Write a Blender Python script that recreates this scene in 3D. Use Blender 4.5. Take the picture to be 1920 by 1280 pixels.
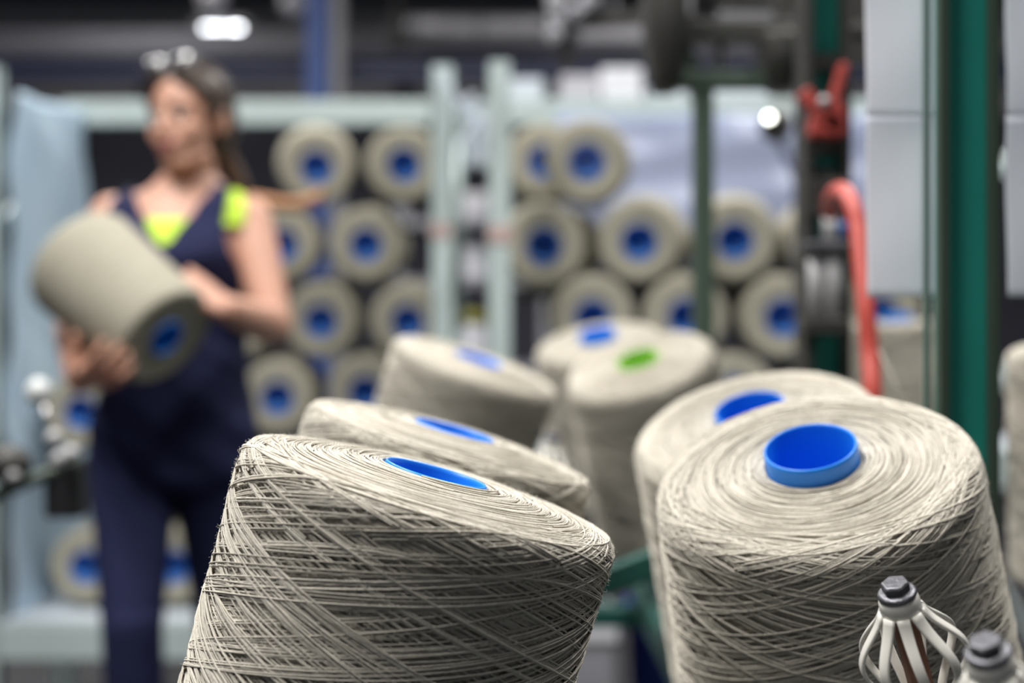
import bpy, bmesh, math, random
import numpy as np
from mathutils import Vector, Matrix, Quaternion

for o in list(bpy.data.objects):
    bpy.data.objects.remove(o, do_unlink=True)
SC = bpy.context.scene
COL = SC.collection
R = math.radians
PI = math.pi
rng = np.random.default_rng(7)
random.seed(7)

# ------------------------------------------------------------------ camera
CAM_Z = 1.08
FPX = 50.0 / 36.0 * 1920
cd = bpy.data.cameras.new('camera')
cam = bpy.data.objects.new('camera', cd)
COL.objects.link(cam)
cam.location = (0, 0, CAM_Z)
cam.rotation_euler = (R(90), 0, 0)
cd.lens = 50
cd.sensor_width = 36
cd.clip_start = 0.05
cd.dof.use_dof = True
cd.dof.focus_distance = 0.80
cd.dof.aperture_fstop = 3.2
SC.camera = cam

# ------------------------------------------------------------------ world, view
w = bpy.data.worlds.new('world')
SC.world = w
w.use_nodes = True
bg = w.node_tree.nodes['Background']
bg.inputs[0].default_value = (0.80, 0.88, 1.0, 1)
bg.inputs[1].default_value = 0.08
SC.view_settings.view_transform = 'Standard'
SC.view_settings.look = 'None'
SC.view_settings.gamma = 1
SC.view_settings.exposure = 0.12
SC.cycles.use_denoising = True
SC.cycles.max_bounces = 6


def area_light(name, loc, sx, sy, power, color=(1, 0.98, 0.95), rot=(0, 0, 0)):
    d = bpy.data.lights.new(name, 'AREA')
    d.shape = 'RECTANGLE'
    d.size = sx
    d.size_y = sy
    d.energy = power
    d.color = color
    o = bpy.data.objects.new(name, d)
    COL.objects.link(o)
    o.location = loc
    o.rotation_euler = rot
    return o


# rows of ceiling lamps of the hall (rows run along the hall)
for lx, ly, pw in ((-1.4, 1.25, 140), (1.4, 1.5, 100), (-1.8, -0.3, 88), (0.9, -0.8, 6), (-1.4, 4.4, 85), (1.2, 4.5, 75),
                   (-2.6, 6.0, 45), (1.8, 6.2, 45), (-2.6, 9.4, 30), (2.2, 9.6, 30)):
    area_light('ceiling_light', (lx, ly, 4.1), 0.35, 1.7, pw)


def P(px, py, Y):
    return Vector(((px - 960) / FPX * Y, Y, CAM_Z - (py - 640) / FPX * Y))


# ------------------------------------------------------------------ materials
def srgb(r, g, b):
    def f(c):
        c /= 255.0
        return c / 12.92 if c <= 0.04045 else ((c + 0.055) / 1.055) ** 2.4
    return (f(r), f(g), f(b), 1)


def mat(name, col, rough=0.6, metal=0.0, noise=0.0, nscale=20, bump=0.0, bscale=60, spec=0.5, emit=None, estr=0):
    m = bpy.data.materials.new(name)
    m.use_nodes = True
    nt = m.node_tree
    b = nt.nodes['Principled BSDF']
    b.inputs['Base Color'].default_value = col
    b.inputs['Roughness'].default_value = rough
    b.inputs['Metallic'].default_value = metal
    b.inputs['Specular IOR Level'].default_value = spec
    tc = nt.nodes.new('ShaderNodeTexCoord')
    if noise > 0:
        n = nt.nodes.new('ShaderNodeTexNoise')
        n.inputs['Scale'].default_value = nscale
        n.inputs['Detail'].default_value = 4
        nt.links.new(tc.outputs['Object'], n.inputs['Vector'])
        mx = nt.nodes.new('ShaderNodeMix')
        mx.data_type = 'RGBA'
        mx.inputs[6].default_value = tuple(c * (1 - noise) for c in col[:3]) + (1,)
        mx.inputs[7].default_value = tuple(min(1, c * (1 + noise)) for c in col[:3]) + (1,)
        nt.links.new(n.outputs['Fac'], mx.inputs[0])
        nt.links.new(mx.outputs[2], b.inputs['Base Color'])
    if bump > 0:
        n2 = nt.nodes.new('ShaderNodeTexNoise')
        n2.inputs['Scale'].default_value = bscale
        nt.links.new(tc.outputs['Object'], n2.inputs['Vector'])
        bp = nt.nodes.new('ShaderNodeBump')
        bp.inputs['Strength'].default_value = bump
        bp.inputs['Distance'].default_value = 0.002
        nt.links.new(n2.outputs['Fac'], bp.inputs['Height'])
        nt.links.new(bp.outputs[0], b.inputs['Normal'])
    if emit is not None:
        b.inputs['Emission Color'].default_value = emit
        b.inputs['Emission Strength'].default_value = estr
    return m


M = {}
YC = (0.57, 0.53, 0.45)


def yarn_material():
    """woolly strand material: every strand has its own tone (attribute) and flecks"""
    m = mat('wool_yarn', YC + (1,), 0.92, spec=0.15)
    nt = m.node_tree
    b = nt.nodes['Principled BSDF']
    at = nt.nodes.new('ShaderNodeAttribute')
    at.attribute_name = 'tone'
    tc = nt.nodes.new('ShaderNodeTexCoord')
    n = nt.nodes.new('ShaderNodeTexNoise')
    n.inputs['Scale'].default_value = 420
    n.inputs['Detail'].default_value = 3
    nt.links.new(tc.outputs['Object'], n.inputs['Vector'])
    ad = nt.nodes.new('ShaderNodeMath')
    ad.operation = 'ADD'
    nt.links.new(at.outputs['Fac'], ad.inputs[0])
    mu = nt.nodes.new('ShaderNodeMath')
    mu.operation = 'MULTIPLY_ADD'
    mu.inputs[1].default_value = 0.9
    mu.inputs[2].default_value = -0.45
    nt.links.new(n.outputs['Fac'], mu.inputs[0])
    nt.links.new(mu.outputs[0], ad.inputs[1])
    mx = nt.nodes.new('ShaderNodeMix')
    mx.data_type = 'RGBA'
    mx.inputs[6].default_value = tuple(c * 0.72 for c in YC) + (1,)
    mx.inputs[7].default_value = (0.68, 0.637, 0.55, 1)
    nt.links.new(ad.outputs[0], mx.inputs[0])
    nt.links.new(mx.outputs[2], b.inputs['Base Color'])
    bp = nt.nodes.new('ShaderNodeBump')
    bp.inputs['Strength'].default_value = 0.6
    bp.inputs['Distance'].default_value = 0.0006
    nt.links.new(n.outputs['Fac'], bp.inputs['Height'])
    nt.links.new(bp.outputs[0], b.inputs['Normal'])
    b.inputs['Sheen Weight'].default_value = 0.15
    return m


def wound_material():
    """simple wound yarn for packages far away: fine winding lines across the axis"""
    m = mat('shaded_wound_wool', (0.50, 0.465, 0.39, 1), 0.95, spec=0.1)
    nt = m.node_tree
    b = nt.nodes['Principled BSDF']
    tc = nt.nodes.new('ShaderNodeTexCoord')
    mp = nt.nodes.new('ShaderNodeMapping')
    mp.inputs['Scale'].default_value = (14, 14, 320)
    nt.links.new(tc.outputs['Object'], mp.inputs['Vector'])
    n = nt.nodes.new('ShaderNodeTexNoise')
    n.inputs['Scale'].default_value = 1.0
    n.inputs['Detail'].default_value = 2
    nt.links.new(mp.outputs[0], n.inputs['Vector'])
    mx = nt.nodes.new('ShaderNodeMix')
    mx.data_type = 'RGBA'
    mx.inputs[6].default_value = (0.27, 0.255, 0.20, 1)  # darker than the near wool: shade put into the colour
    mx.inputs[7].default_value = (0.41, 0.385, 0.315, 1)
    nt.links.new(n.outputs['Fac'], mx.inputs[0])
    nt.links.new(mx.outputs[2], b.inputs['Base Color'])
    bp = nt.nodes.new('ShaderNodeBump')
    bp.inputs['Strength'].default_value = 0.5
    bp.inputs['Distance'].default_value = 0.002
    nt.links.new(n.outputs['Fac'], bp.inputs['Height'])
    nt.links.new(bp.outputs[0], b.inputs['Normal'])
    return m


def film_material(name, col, transp=0.25, transl=0.45):
    m = bpy.data.materials.new(name)
    m.use_nodes = True
    nt = m.node_tree
    b = nt.nodes['Principled BSDF']
    b.inputs['Base Color'].default_value = col
    b.inputs['Roughness'].default_value = 0.28
    tr = nt.nodes.new('ShaderNodeBsdfTranslucent')
    tr.inputs[0].default_value = col
    tp = nt.nodes.new('ShaderNodeBsdfTransparent')
    m1 = nt.nodes.new('ShaderNodeMixShader')
    m1.inputs[0].default_value = transl
    m2 = nt.nodes.new('ShaderNodeMixShader')
    m2.inputs[0].default_value = transp
    nt.links.new(b.outputs[0], m1.inputs[1])
    nt.links.new(tr.outputs[0], m1.inputs[2])
    nt.links.new(m1.outputs[0], m2.inputs[1])
    nt.links.new(tp.outputs[0], m2.inputs[2])
    nt.links.new(m2.outputs[0], nt.nodes['Material Output'].inputs[0])
    return m


M['yarn'] = yarn_material()
M['wound'] = wound_material()
M['blue_plastic'] = mat('blue_plastic', (0.010, 0.235, 0.84, 1), 0.38, noise=0.06, nscale=30)
M['blue_dull'] = mat('blue_plastic_tube', (0.045, 0.165, 0.50, 1), 0.5, noise=0.08, nscale=30)
M['lime_plastic'] = mat('lime_plastic', (0.33, 0.68, 0.09, 1), 0.45, noise=0.05)
M['floor'] = mat('concrete', (0.030, 0.030, 0.034, 1), 0.7, noise=0.3, nscale=3, bump=0.2, bscale=30)
M['ceiling'] = mat('roof_sheet', (0.10, 0.11, 0.10, 1), 0.8, noise=0.15, nscale=2)
M['wall'] = mat('wall_panel', (0.085, 0.085, 0.115, 1), 0.7, noise=0.2, nscale=1.5)
M['light_panel'] = mat('light_wall_panel', (0.50, 0.49, 0.53, 1), 0.6, noise=0.25, nscale=1.2)
M['navy_steel'] = mat('navy_steel', (0.05, 0.06, 0.13, 1), 0.5, noise=0.15, nscale=3)
M['blue_steel'] = mat('blue_steel', (0.045, 0.10, 0.34, 1), 0.5, noise=0.15, nscale=3)
M['grey_steel'] = mat('grey_steel', (0.28, 0.28, 0.31, 1), 0.5, noise=0.15, nscale=4)
M['tray'] = mat('dark_grey_steel', (0.13, 0.13, 0.15, 1), 0.6, noise=0.2, nscale=3)  # grey steel with a darker base colour
M['duct'] = mat('galvanised_duct', (0.55, 0.54, 0.58, 1), 0.45, 0.2, noise=0.15, nscale=3)
M['rack'] = mat('pale_rack_paint', (0.46, 0.545, 0.54, 1), 0.45, noise=0.1, nscale=6)
M['rack_deck'] = mat('shelf_deck', (0.62, 0.68, 0.74, 1), 0.4, noise=0.1, nscale=6)
M['label'] = mat('red_print', (0.50, 0.36, 0.34, 1), 0.5)
M['green'] = mat('green_enamel', (0.025, 0.36, 0.295, 1), 0.38, noise=0.18, nscale=8, bump=0.05)
M['dark_green'] = mat('dark_green_enamel', (0.05, 0.075, 0.055, 1), 0.45, noise=0.2, nscale=8)
M['dark_metal'] = mat('dark_oily_metal', (0.045, 0.043, 0.040, 1), 0.5, 0.3, noise=0.3, nscale=9)
M['steel'] = mat('bright_steel', (0.62, 0.62, 0.62, 1), 0.28, 1.0, noise=0.1, nscale=15)
M['dark_steel'] = mat('dull_steel', (0.15, 0.15, 0.165, 1), 0.45, 0.8, noise=0.35, nscale=160, bump=0.3, bscale=300)
M['dull_red'] = mat('dull_red_enamel', (0.40, 0.055, 0.045, 1), 0.5, noise=0.2, nscale=20)
M['aluminium'] = mat('aluminium', (0.42, 0.42, 0.43, 1), 0.5, 0.2, noise=0.1, nscale=20)
M['teal'] = mat('deep_teal_enamel', (0.010, 0.075, 0.06, 1), 0.45, noise=0.2, nscale=8)
M['red'] = mat('red_rubber', (0.48, 0.065, 0.048, 1), 0.42, noise=0.1, nscale=20)
M['white_card'] = mat('white_board', (0.82, 0.83, 0.88, 1), 0.7, noise=0.03, nscale=5)
M['white_nylon'] = mat('white_nylon', (0.76, 0.74, 0.68, 1), 0.32, noise=0.10, nscale=55, bump=0.05)
M['brown'] = mat('rusty_brown', (0.20, 0.090, 0.055, 1), 0.6, noise=0.35, nscale=40, bump=0.3, bscale=200)
M['white_box'] = mat('white_card', (0.70, 0.70, 0.75, 1), 0.5, noise=0.05)
M['olive'] = mat('olive_yellow_plastic', (0.38, 0.36, 0.05, 1), 0.5)
M['tan'] = mat('tan_card', (0.42, 0.20, 0.09, 1), 0.7, noise=0.15, nscale=12)
M['blue_bin'] = mat('deep_blue_plastic', (0.008, 0.030, 0.26, 1), 0.4, noise=0.1)
M['paper'] = film_material('white_paper', (0.90, 0.91, 0.96, 1), 0.0, 0.5)
M['edge'] = mat('lit_green_edge', (0.13, 0.20, 0.175, 1), 0.5, noise=0.15)  # paler green: light on the post's edge put into the colour
M['film'] = film_material('blue_stretch_film', (0.70, 0.85, 0.97, 1), 0.06, 0.35)
M['clear_film'] = film_material('pale_stretch_film', (0.60, 0.66, 0.86, 1), 0.30, 0.45)
M['white_film'] = film_material('white_stretch_film', (0.74, 0.80, 0.86, 1), 0.22, 0.35)
M['skin'] = mat('skin', (0.58, 0.315, 0.225, 1), 0.5, noise=0.10, nscale=14)
M['skin'].node_tree.nodes['Principled BSDF'].inputs['Subsurface Weight'].default_value = 0.06
M['hair'] = mat('brown_hair', (0.045, 0.026, 0.017, 1), 0.42, noise=0.45, nscale=45, bump=0.4, bscale=120)
M['pony'] = mat('lighter_brown_hair', (0.085, 0.045, 0.022, 1), 0.42, noise=0.45, nscale=45, bump=0.4, bscale=120)  # ponytail in a lighter brown than the cap
M['navy'] = mat('navy_workwear', (0.017, 0.020, 0.062, 1), 0.85, noise=0.2, nscale=18, bump=0.5, bscale=35, spec=0.2)
M['lime'] = mat('lime_fabric', (0.55, 0.80, 0.06, 1), 0.8, noise=0.06)
M['lip'] = mat('lip', (0.40, 0.13, 0.115, 1), 0.4)
M['brow'] = mat('eyebrow', (0.06, 0.033, 0.022, 1), 0.8)
M['eye'] = mat('eye_white', (0.70, 0.67, 0.64, 1), 0.15)
M['iris'] = mat('iris', (0.04, 0.028, 0.02, 1), 0.1)
M['lens'] = mat('sunglass_lens', (0.02, 0.022, 0.028, 1), 0.03, 0.0, spec=1.0)
M['lens'].node_tree.nodes['Principled BSDF'].inputs['Coat Weight'].default_value = 1.0
M['black'] = mat('black_plastic', (0.015, 0.015, 0.017, 1), 0.4)
M['shoe'] = mat('black_leather', (0.02, 0.02, 0.022, 1), 0.5)
M['silver'] = mat('silver', (0.85, 0.84, 0.82, 1), 0.08, 1.0)
M['lamp_on'] = mat('lamp_diffuser', (1, 1, 1, 1), 0.5, emit=(0.93, 0.96, 1.0, 1), estr=16)
M['glint_glow'] = mat('glowing_glint', (1, 1, 1, 1), 0.5, emit=(0.96, 1.0, 0.88, 1), estr=13)  # glow that paints a bright highlight
M['ceramic'] = mat('white_ceramic', (0.62, 0.64, 0.64, 1), 0.25)


# ------------------------------------------------------------------ mesh helpers
def orient(axis):
    return Vector((0, 0, 1)).rotation_difference(Vector(axis).normalized()).to_matrix()


class MB:
    def __init__(self):
        self.v, self.f, self.t = [], [], []
        self.n = 0

    def add(self, verts, faces, tone=0.5):
        verts = np.asarray(verts, dtype=np.float64)
        self.v.append(verts)
        self.t.append(np.full(len(verts), tone))
        base = self.n
        for f in faces:
            self.f.append([i + base for i in f])
        self.n += len(verts)
        return self

    def box(self, c, s, rot=None):
        c = Vector(c)
        hx, hy, hz = s[0] / 2, s[1] / 2, s[2] / 2
        vs = []
        for x, y, z in ((-1, -1, -1), (1, -1, -1), (1, 1, -1), (-1, 1, -1), (-1, -1, 1), (1, -1, 1), (1, 1, 1), (-1, 1, 1)):
            p = Vector((x * hx, y * hy, z * hz))
            if rot is not None:
                p = rot @ p
            vs.append(c + p)
        return self.add(vs, [(0, 3, 2, 1), (4, 5, 6, 7), (0, 1, 5, 4), (1, 2, 6, 5), (2, 3, 7, 6), (3, 0, 4, 7)])

    def bar(self, a, b, wx, wy, up=(0, 0, 1)):
        """rectangular bar from a to b"""
        a, b = Vector(a), Vector(b)
        d = (b - a)
        L = d.length
        z = d.normalized()
        u = Vector(up)
        if abs(z.dot(u)) > 0.98:
            u = Vector((0, 1, 0))
        x = u.cross(z).normalized()
        y = z.cross(x)
        rot = Matrix((x, y, z)).transposed()
        return self.box((a + b) / 2, (wx, wy, L), rot)

    def lathe(self, prof, seg=48, mtx=None, origin=(0, 0, 0), close=False):
        """prof: list of (r,z); revolve about local z"""
        prof = np.array(prof, dtype=float)
        n = len(prof)
        th = np.linspace(0, 2 * PI, seg, endpoint=False)
        v = np.zeros((n, seg, 3))
        v[:, :, 0] = prof[:, 0:1] * np.cos(th)
        v[:, :, 1] = prof[:, 0:1] * np.sin(th)
        v[:, :, 2] = prof[:, 1:2]
        v = v.reshape(-1, 3)
        if mtx is not None:
            v = v @ np.array(mtx).T
        v = v + np.array(origin)
        fs = []
        rows = n if close else n - 1
        for i in range(rows):
            i2 = (i + 1) % n
            for j in range(seg):
                j2 = (j + 1) % seg
                fs.append((i * seg + j, i * seg + j2, i2 * seg + j2, i2 * seg + j))
        return self.add(v, fs)

    def capsule(self, a, b, ra, rb, seg=14, flat=(1, 1), side=None):
        """tapered capsule; flat scales the two cross axes"""
        a, b = Vector(a), Vector(b)
        d = b - a
        L = d.length
        z = d.normalized()
        if side is None:
            side = Vector((1, 0, 0)) if abs(z.x) < 0.9 else Vector((0, 1, 0))
        side = Vector(side)
        x = (side - z * side.dot(z)).normalized()
        y = z.cross(x)
        rot = Matrix((x * flat[0], y * flat[1], z)).transposed()
        prof = []
        for k in range(7):
            t = -PI / 2 + k / 6 * PI / 2
            prof.append((max(ra * math.cos(t), 1e-5), ra * math.sin(t)))
        for k in range(7):
            t = k / 6 * PI / 2
            prof.append((max(rb * math.cos(t), 1e-5), L + rb * math.sin(t)))
        return self.lathe(prof, seg, rot, a)

    def chain(self, pts, rad, seg=14, flat=(1, 1), side=None):
        for i in range(len(pts) - 1):
            self.capsule(pts[i], pts[i + 1], rad[i], rad[i + 1], seg, flat, side)
        return self

    def ellipsoid(self, c, s, rot=None, seg=24, rings=14):
        prof = [(max(math.cos(-PI / 2 + k / rings * PI), 1e-5), math.sin(-PI / 2 + k / rings * PI)) for k in range(rings + 1)]
        m = Matrix.Diagonal(Vector(s))
        if rot is not None:
            m = rot @ m
        return self.lathe(prof, seg, m, c)

    def loft(self, secs, seg=32, caps=True):
        """secs: (cx,cy,cz,hw,hd[,power]) horizontal superellipses"""
        vs, fs = [], []
        for s in secs:
            p = s[5] if len(s) > 5 else 2.2
            for k in range(seg):
                t = 2 * PI * k / seg
                c, sn = math.cos(t), math.sin(t)
                vs.append((s[0] + s[3] * math.copysign(abs(c) ** (2 / p), c), s[1] + s[4] * math.copysign(abs(sn) ** (2 / p), sn), s[2]))
        for i in range(len(secs) - 1):
            for j in range(seg):
                j2 = (j + 1) % seg
                fs.append((i * seg + j, i * seg + j2, (i + 1) * seg + j2, (i + 1) * seg + j))
        if caps:
            fs.append(tuple(range(seg))[::-1])
            fs.append(tuple((len(secs) - 1) * seg + j for j in range(seg)))
        return self.add(vs, fs)

    def tube(self, pts, rad, sides=8, tone=0.5, caps=True):
        """round tube along a polyline, parallel transported"""
        p = np.asarray(pts, dtype=float)
        n = len(p)
        rad = np.full(n, rad) if np.isscalar(rad) else np.asarray(rad)
        T = np.gradient(p, axis=0)
        T /= np.linalg.norm(T, axis=1, keepdims=True) + 1e-12
        u = np.array([0.0, 0, 1])
        if abs(T[0] @ u) > 0.9:
            u = np.array([1.0, 0, 0])
        N = np.zeros_like(p)
        for i in range(n):
            u = u - T[i] * (u @ T[i])
            u /= np.linalg.norm(u) + 1e-12
            N[i] = u
        B = np.cross(T, N)
        th = np.linspace(0, 2 * PI, sides, endpoint=False)
        v = p[:, None, :] + rad[:, None, None] * (np.cos(th)[None, :, None] * N[:, None, :] + np.sin(th)[None, :, None] * B[:, None, :])
        fs = []
        for i in range(n - 1):
            for j in range(sides):
                j2 = (j + 1) % sides
                fs.append((i * sides + j, i * sides + j2, (i + 1) * sides + j2, (i + 1) * sides + j))
        if caps:
            fs.append(tuple(range(sides))[::-1])
            fs.append(tuple((n - 1) * sides + j for j in range(sides)))
        return self.add(v.reshape(-1, 3), fs, tone)

    def mesh(self, name):
        v = np.concatenate(self.v) if self.v else np.zeros((0, 3))
        me = bpy.data.meshes.new(name)
        me.from_pydata(v.tolist(), [], self.f)
        at = me.attributes.new('tone', 'FLOAT', 'POINT')
        at.data.foreach_set('value', np.concatenate(self.t).astype(np.float32))
        me.update()
        return me

    def build(self, name, material, parent=None, smooth=True, bevel=0.0, local=True, fix=False):
        me = self.mesh(name)
        if fix:
            bm = bmesh.new()
            bm.from_mesh(me)
            bmesh.ops.recalc_face_normals(bm, faces=bm.faces)
            bm.to_mesh(me)
            bm.free()
        me.materials.append(material)
        o = bpy.data.objects.new(name, me)
        COL.objects.link(o)
        if smooth:
            me.polygons.foreach_set('use_smooth', [True] * len(me.polygons))
        if bevel > 0:
            b = o.modifiers.new('bevel', 'BEVEL')
            b.width = bevel
            b.segments = 2
            b.limit_method = 'ANGLE'
            b.angle_limit = R(40)
            me.polygons.foreach_set('use_smooth', [False] * len(me.polygons))
        if parent is not None:
            o.parent = parent
            if not local:
                o.matrix_parent_inverse = parent.matrix_basis.inverted()
        return o


def tag(o, label=None, cat=None, group=None, kind=None):
    if label:
        o['label'] = label
    if cat:
        o['category'] = cat
    if group:
        o['group'] = group
    if kind:
        o['kind'] = kind
    return o


def thing(name, label, cat, loc=(0, 0, 0), rot=None, group=None):
    o = bpy.data.objects.new(name, None)
    o.empty_display_size = 0.05
    COL.objects.link(o)
    o.location = loc
    if rot is not None:
        o.rotation_mode = 'QUATERNION'
        o.rotation_quaternion = rot
    return tag(o, label, cat, group)


def structure(o):
    o['kind'] = 'structure'
    return o


def remesh(mb, name, material, parent, voxel=0.004, smooth=4, factor=0.5):
    """one continuous surface from overlapping closed pieces"""
    me = mb.mesh(name)
    bm = bmesh.new()
    bm.from_mesh(me)
    bmesh.ops.recalc_face_normals(bm, faces=bm.faces)
    bm.to_mesh(me)
    bm.free()
    o = bpy.data.objects.new(name + '_source', me)
    COL.objects.link(o)
    r = o.modifiers.new('r', 'REMESH')
    r.mode = 'VOXEL'
    r.voxel_size = voxel
    s = o.modifiers.new('s', 'SMOOTH')
    s.iterations = smooth
    s.factor = factor
    dg = bpy.context.evaluated_depsgraph_get()
    m2 = bpy.data.meshes.new_from_object(o.evaluated_get(dg))
    bpy.data.objects.remove(o, do_unlink=True)
    bpy.data.meshes.remove(me)
    m2.materials.clear()
    m2.materials.append(material)
    m2.polygons.foreach_set('use_smooth', [True] * len(m2.polygons))
    m2.name = name
    o2 = bpy.data.objects.new(name, m2)
    COL.objects.link(o2)
    if parent is not None:
        o2.parent = parent
        o2.matrix_parent_inverse = parent.matrix_basis.inverted()
    return o2


# ------------------------------------------------------------------ setting: hall
structure(MB().box((0, 5.5, -0.05), (18, 18, 0.1)).build('floor', M['floor'], smooth=False))
structure(MB().box((0, 5.5, 5.05), (18, 18, 0.1)).build('ceiling', M['ceiling'], smooth=False))
structure(MB().box((0, 13.1, 2.5), (18, 0.2, 5.0)).build('wall_back', M['wall'], smooth=False))
b_ = MB()
for i in range(5):                                       # pale cladding strip high on the far wall
    x0 = -5.6 + i * 2.35
    b_.box((x0 + 1.1, 12.97, 3.30), (2.2, 0.05, 0.32))
structure(b_.build('trim_1', M['light_panel'], smooth=False))
b_ = MB()
b_.box((0, 12.9, 4.0), (18, 0.2, 0.30)).box((0, 12.92, 3.62), (18, 0.16, 0.10))
structure(b_.build('trim_2', M['grey_steel'], smooth=False))
# navy steel beam across the hall
b_ = MB()
zb = P(0, 131, 9).z
b_.box((-1, 9, zb + 0.06), (16, 0.22, 0.02)).box((-1, 9, zb - 0.06), (16, 0.22, 0.02)).box((-1, 9, zb), (16, 0.03, 0.13))
tag(b_.build('steel_beam', M['navy_steel'], smooth=False), 'long navy steel beam spanning the hall behind the racks', 'beam', kind='structure')
b_ = MB()
zb = P(0, 80, 10.2).z
b_.box((-1, 10.2, zb), (16, 0.1, 0.16))
b_.box((-1, 10.2, zb - 0.12), (16, 0.14, 0.05))
tag(b_.build('cable_tray', M['tray'], smooth=False), 'grey cable tray running above the navy beam in the far hall', 'cable tray')
# blue column
xc = P(600, 0, 8.7).x
b_ = MB()
b_.box((xc - 0.02, 8.7, 2.5), (0.13, 0.02, 5)).box((xc - 0.02, 8.9, 2.5), (0.13, 0.02, 5)).box((xc - 0.02, 8.8, 2.5), (0.02, 0.2, 5))
t = thing('blue_column', 'blue steel column standing far behind the woman', 'column', (xc, 8.8, 0))
t['kind'] = 'structure'
b_.build('column_web', M['blue_steel'], t, smooth=False, local=False)
MB().box((xc + 0.10, 8.8, 2.5), (0.07, 0.16, 5)).build('cable_duct', M['grey_steel'], t, smooth=False, local=False)

# round duct high in the hall
a, b = P(765, 56, 9.6), P(1035, 56, 9.6)
t = thing('ventilation_duct', 'pale grey ventilation duct hanging high beyond the rack uprights', 'duct', (a + b) / 2)
MB().tube([a, b], 0.085, 20).build('duct_pipe', M['duct'], t, local=False)
for q in (0.04, 0.5, 0.96):
    c = a.lerp(b, q)
    MB().tube([c - Vector((0.02, 0, 0)), c + Vector((0.02, 0, 0))], 0.095, 20).build('duct_band', M['grey_steel'], t, local=False)
    MB().tube([c, (c.x, c.y, 5)], 0.012, 8).build('hanger_rod', M['dark_metal'], t, local=False)
c = P(745, 62, 9.4)
tag(MB().box(c, (0.11, 0.2, 0.17)).bar(c, (c.x, c.y, 5.02), 0.03, 0.03).build('junction_box', M['dark_metal'], smooth=False), 'dark junction box at the left end of the ventilation duct', 'junction box')
a, b = P(1085, 62, 9.4), P(1215, 62, 9.4)
tag(MB().bar(a, b, 0.1, 0.1).bar(a.lerp(b, 0.5), (a.lerp(b, 0.5).x, a.y, 5.02), 0.02, 0.02).build('light_trough', M['duct'], smooth=False), 'short grey trough hanging right of the ventilation duct', 'trough')

# lit fixture far away
c = P(418, 55, 11)
t = thing('ceiling_lamp', 'lit strip lamp hanging far above the woman\'s head', 'lamp', c)
MB().box((c.x, c.y, c.z + 0.045), (0.42, 0.12, 0.05)).build('lamp_housing', M['grey_steel'], t, local=False, bevel=0.005)
for k in range(7):
    MB().ellipsoid((c.x - 0.135 + (0, 0.04, 0.085, 0.125, 0.19, 0.235, 0.26)[k], c.y, c.z + 0.012), (0.013, 0.013, 0.013)).build('lamp_bulb', M['lamp_on'], t, local=False)
for k in (-1, 1):
    MB().tube([(c.x + k * 0.15, c.y, c.z + 0.06), (c.x + k * 0.15, c.y, 5)], 0.006, 6).build('hanger_rod', M['dark_metal'], t, local=False)
for px_, py_, nm in ((400, 2, 'pale grey pulley hanging over the lit strip lamp'), (553, 8, 'pale lilac pulley hanging beside the blue column')):
    c = P(px_, py_, 9)
    t = thing('hanging_pulley', nm, 'pulley', c)
    MB().lathe([(0.02, -0.03), (0.085, -0.03), (0.07, 0), (0.085, 0.03), (0.02, 0.03)], 24, orient((0, 1, 0)), c).build('wheel', M['duct'], t, local=False)
    MB().tube([c, (c.x, c.y, 5)], 0.012, 8).build('hanger_rod', M['dark_metal'], t, local=False)


# ------------------------------------------------------------------ yarn packages
H = 0.27


def profile(r_top, r_bot, r_tube, shoulder=0.012, dome=0.006, h=H):
    """(r,z) from the base edge up the side, round the shoulder and across the face to the tube"""
    p = [(r_tube, 0.0), (r_bot - 0.012, 0.0), (r_bot - 0.003, 0.004), (r_bot, 0.014)]
    for k in range(1, 9):
        t = k / 8
        p.append((r_bot + (r_top - r_bot) * t, 0.014 + (h - shoulder - 0.014) * t))
    for k in range(1, 7):
        a = k / 6 * PI / 2
        p.append((r_top - shoulder + shoulder * math.cos(a), h - shoulder + shoulder * math.sin(a)))
    for k in range(1, 9):
        t = k / 8
        r = (r_top - shoulder) * (1 - t) + r_tube * t
        p.append((r, h + dome * math.sin(t * PI * 0.5)))
    return p


class Surf:
    """arc length parametrisation of the side + shoulder + face"""

    def __init__(self, prof):
        p = np.array(prof[2:])
        d = np.linalg.norm(np.diff(p, axis=0), axis=1)
        self.u = np.concatenate([[0], np.cumsum(d)])
        self.p = p
        t = np.gradient(p, self.u, axis=0)
        t /= np.linalg.norm(t, axis=1, keepdims=True)
        self.nr = np.stack([t[:, 1], -t[:, 0]], axis=1)
        self.L = self.u[-1]
        self.side = self.u[11]          # end of the straight side

    def at(self, u, off):
        r = np.interp(u, self.u, self.p[:, 0])
        z = np.interp(u, self.u, self.p[:, 1])
        nr = np.interp(u, self.u, self.nr[:, 0])
        nz = np.interp(u, self.u, self.nr[:, 1])
        return r + nr * off, z + nz * off


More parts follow.
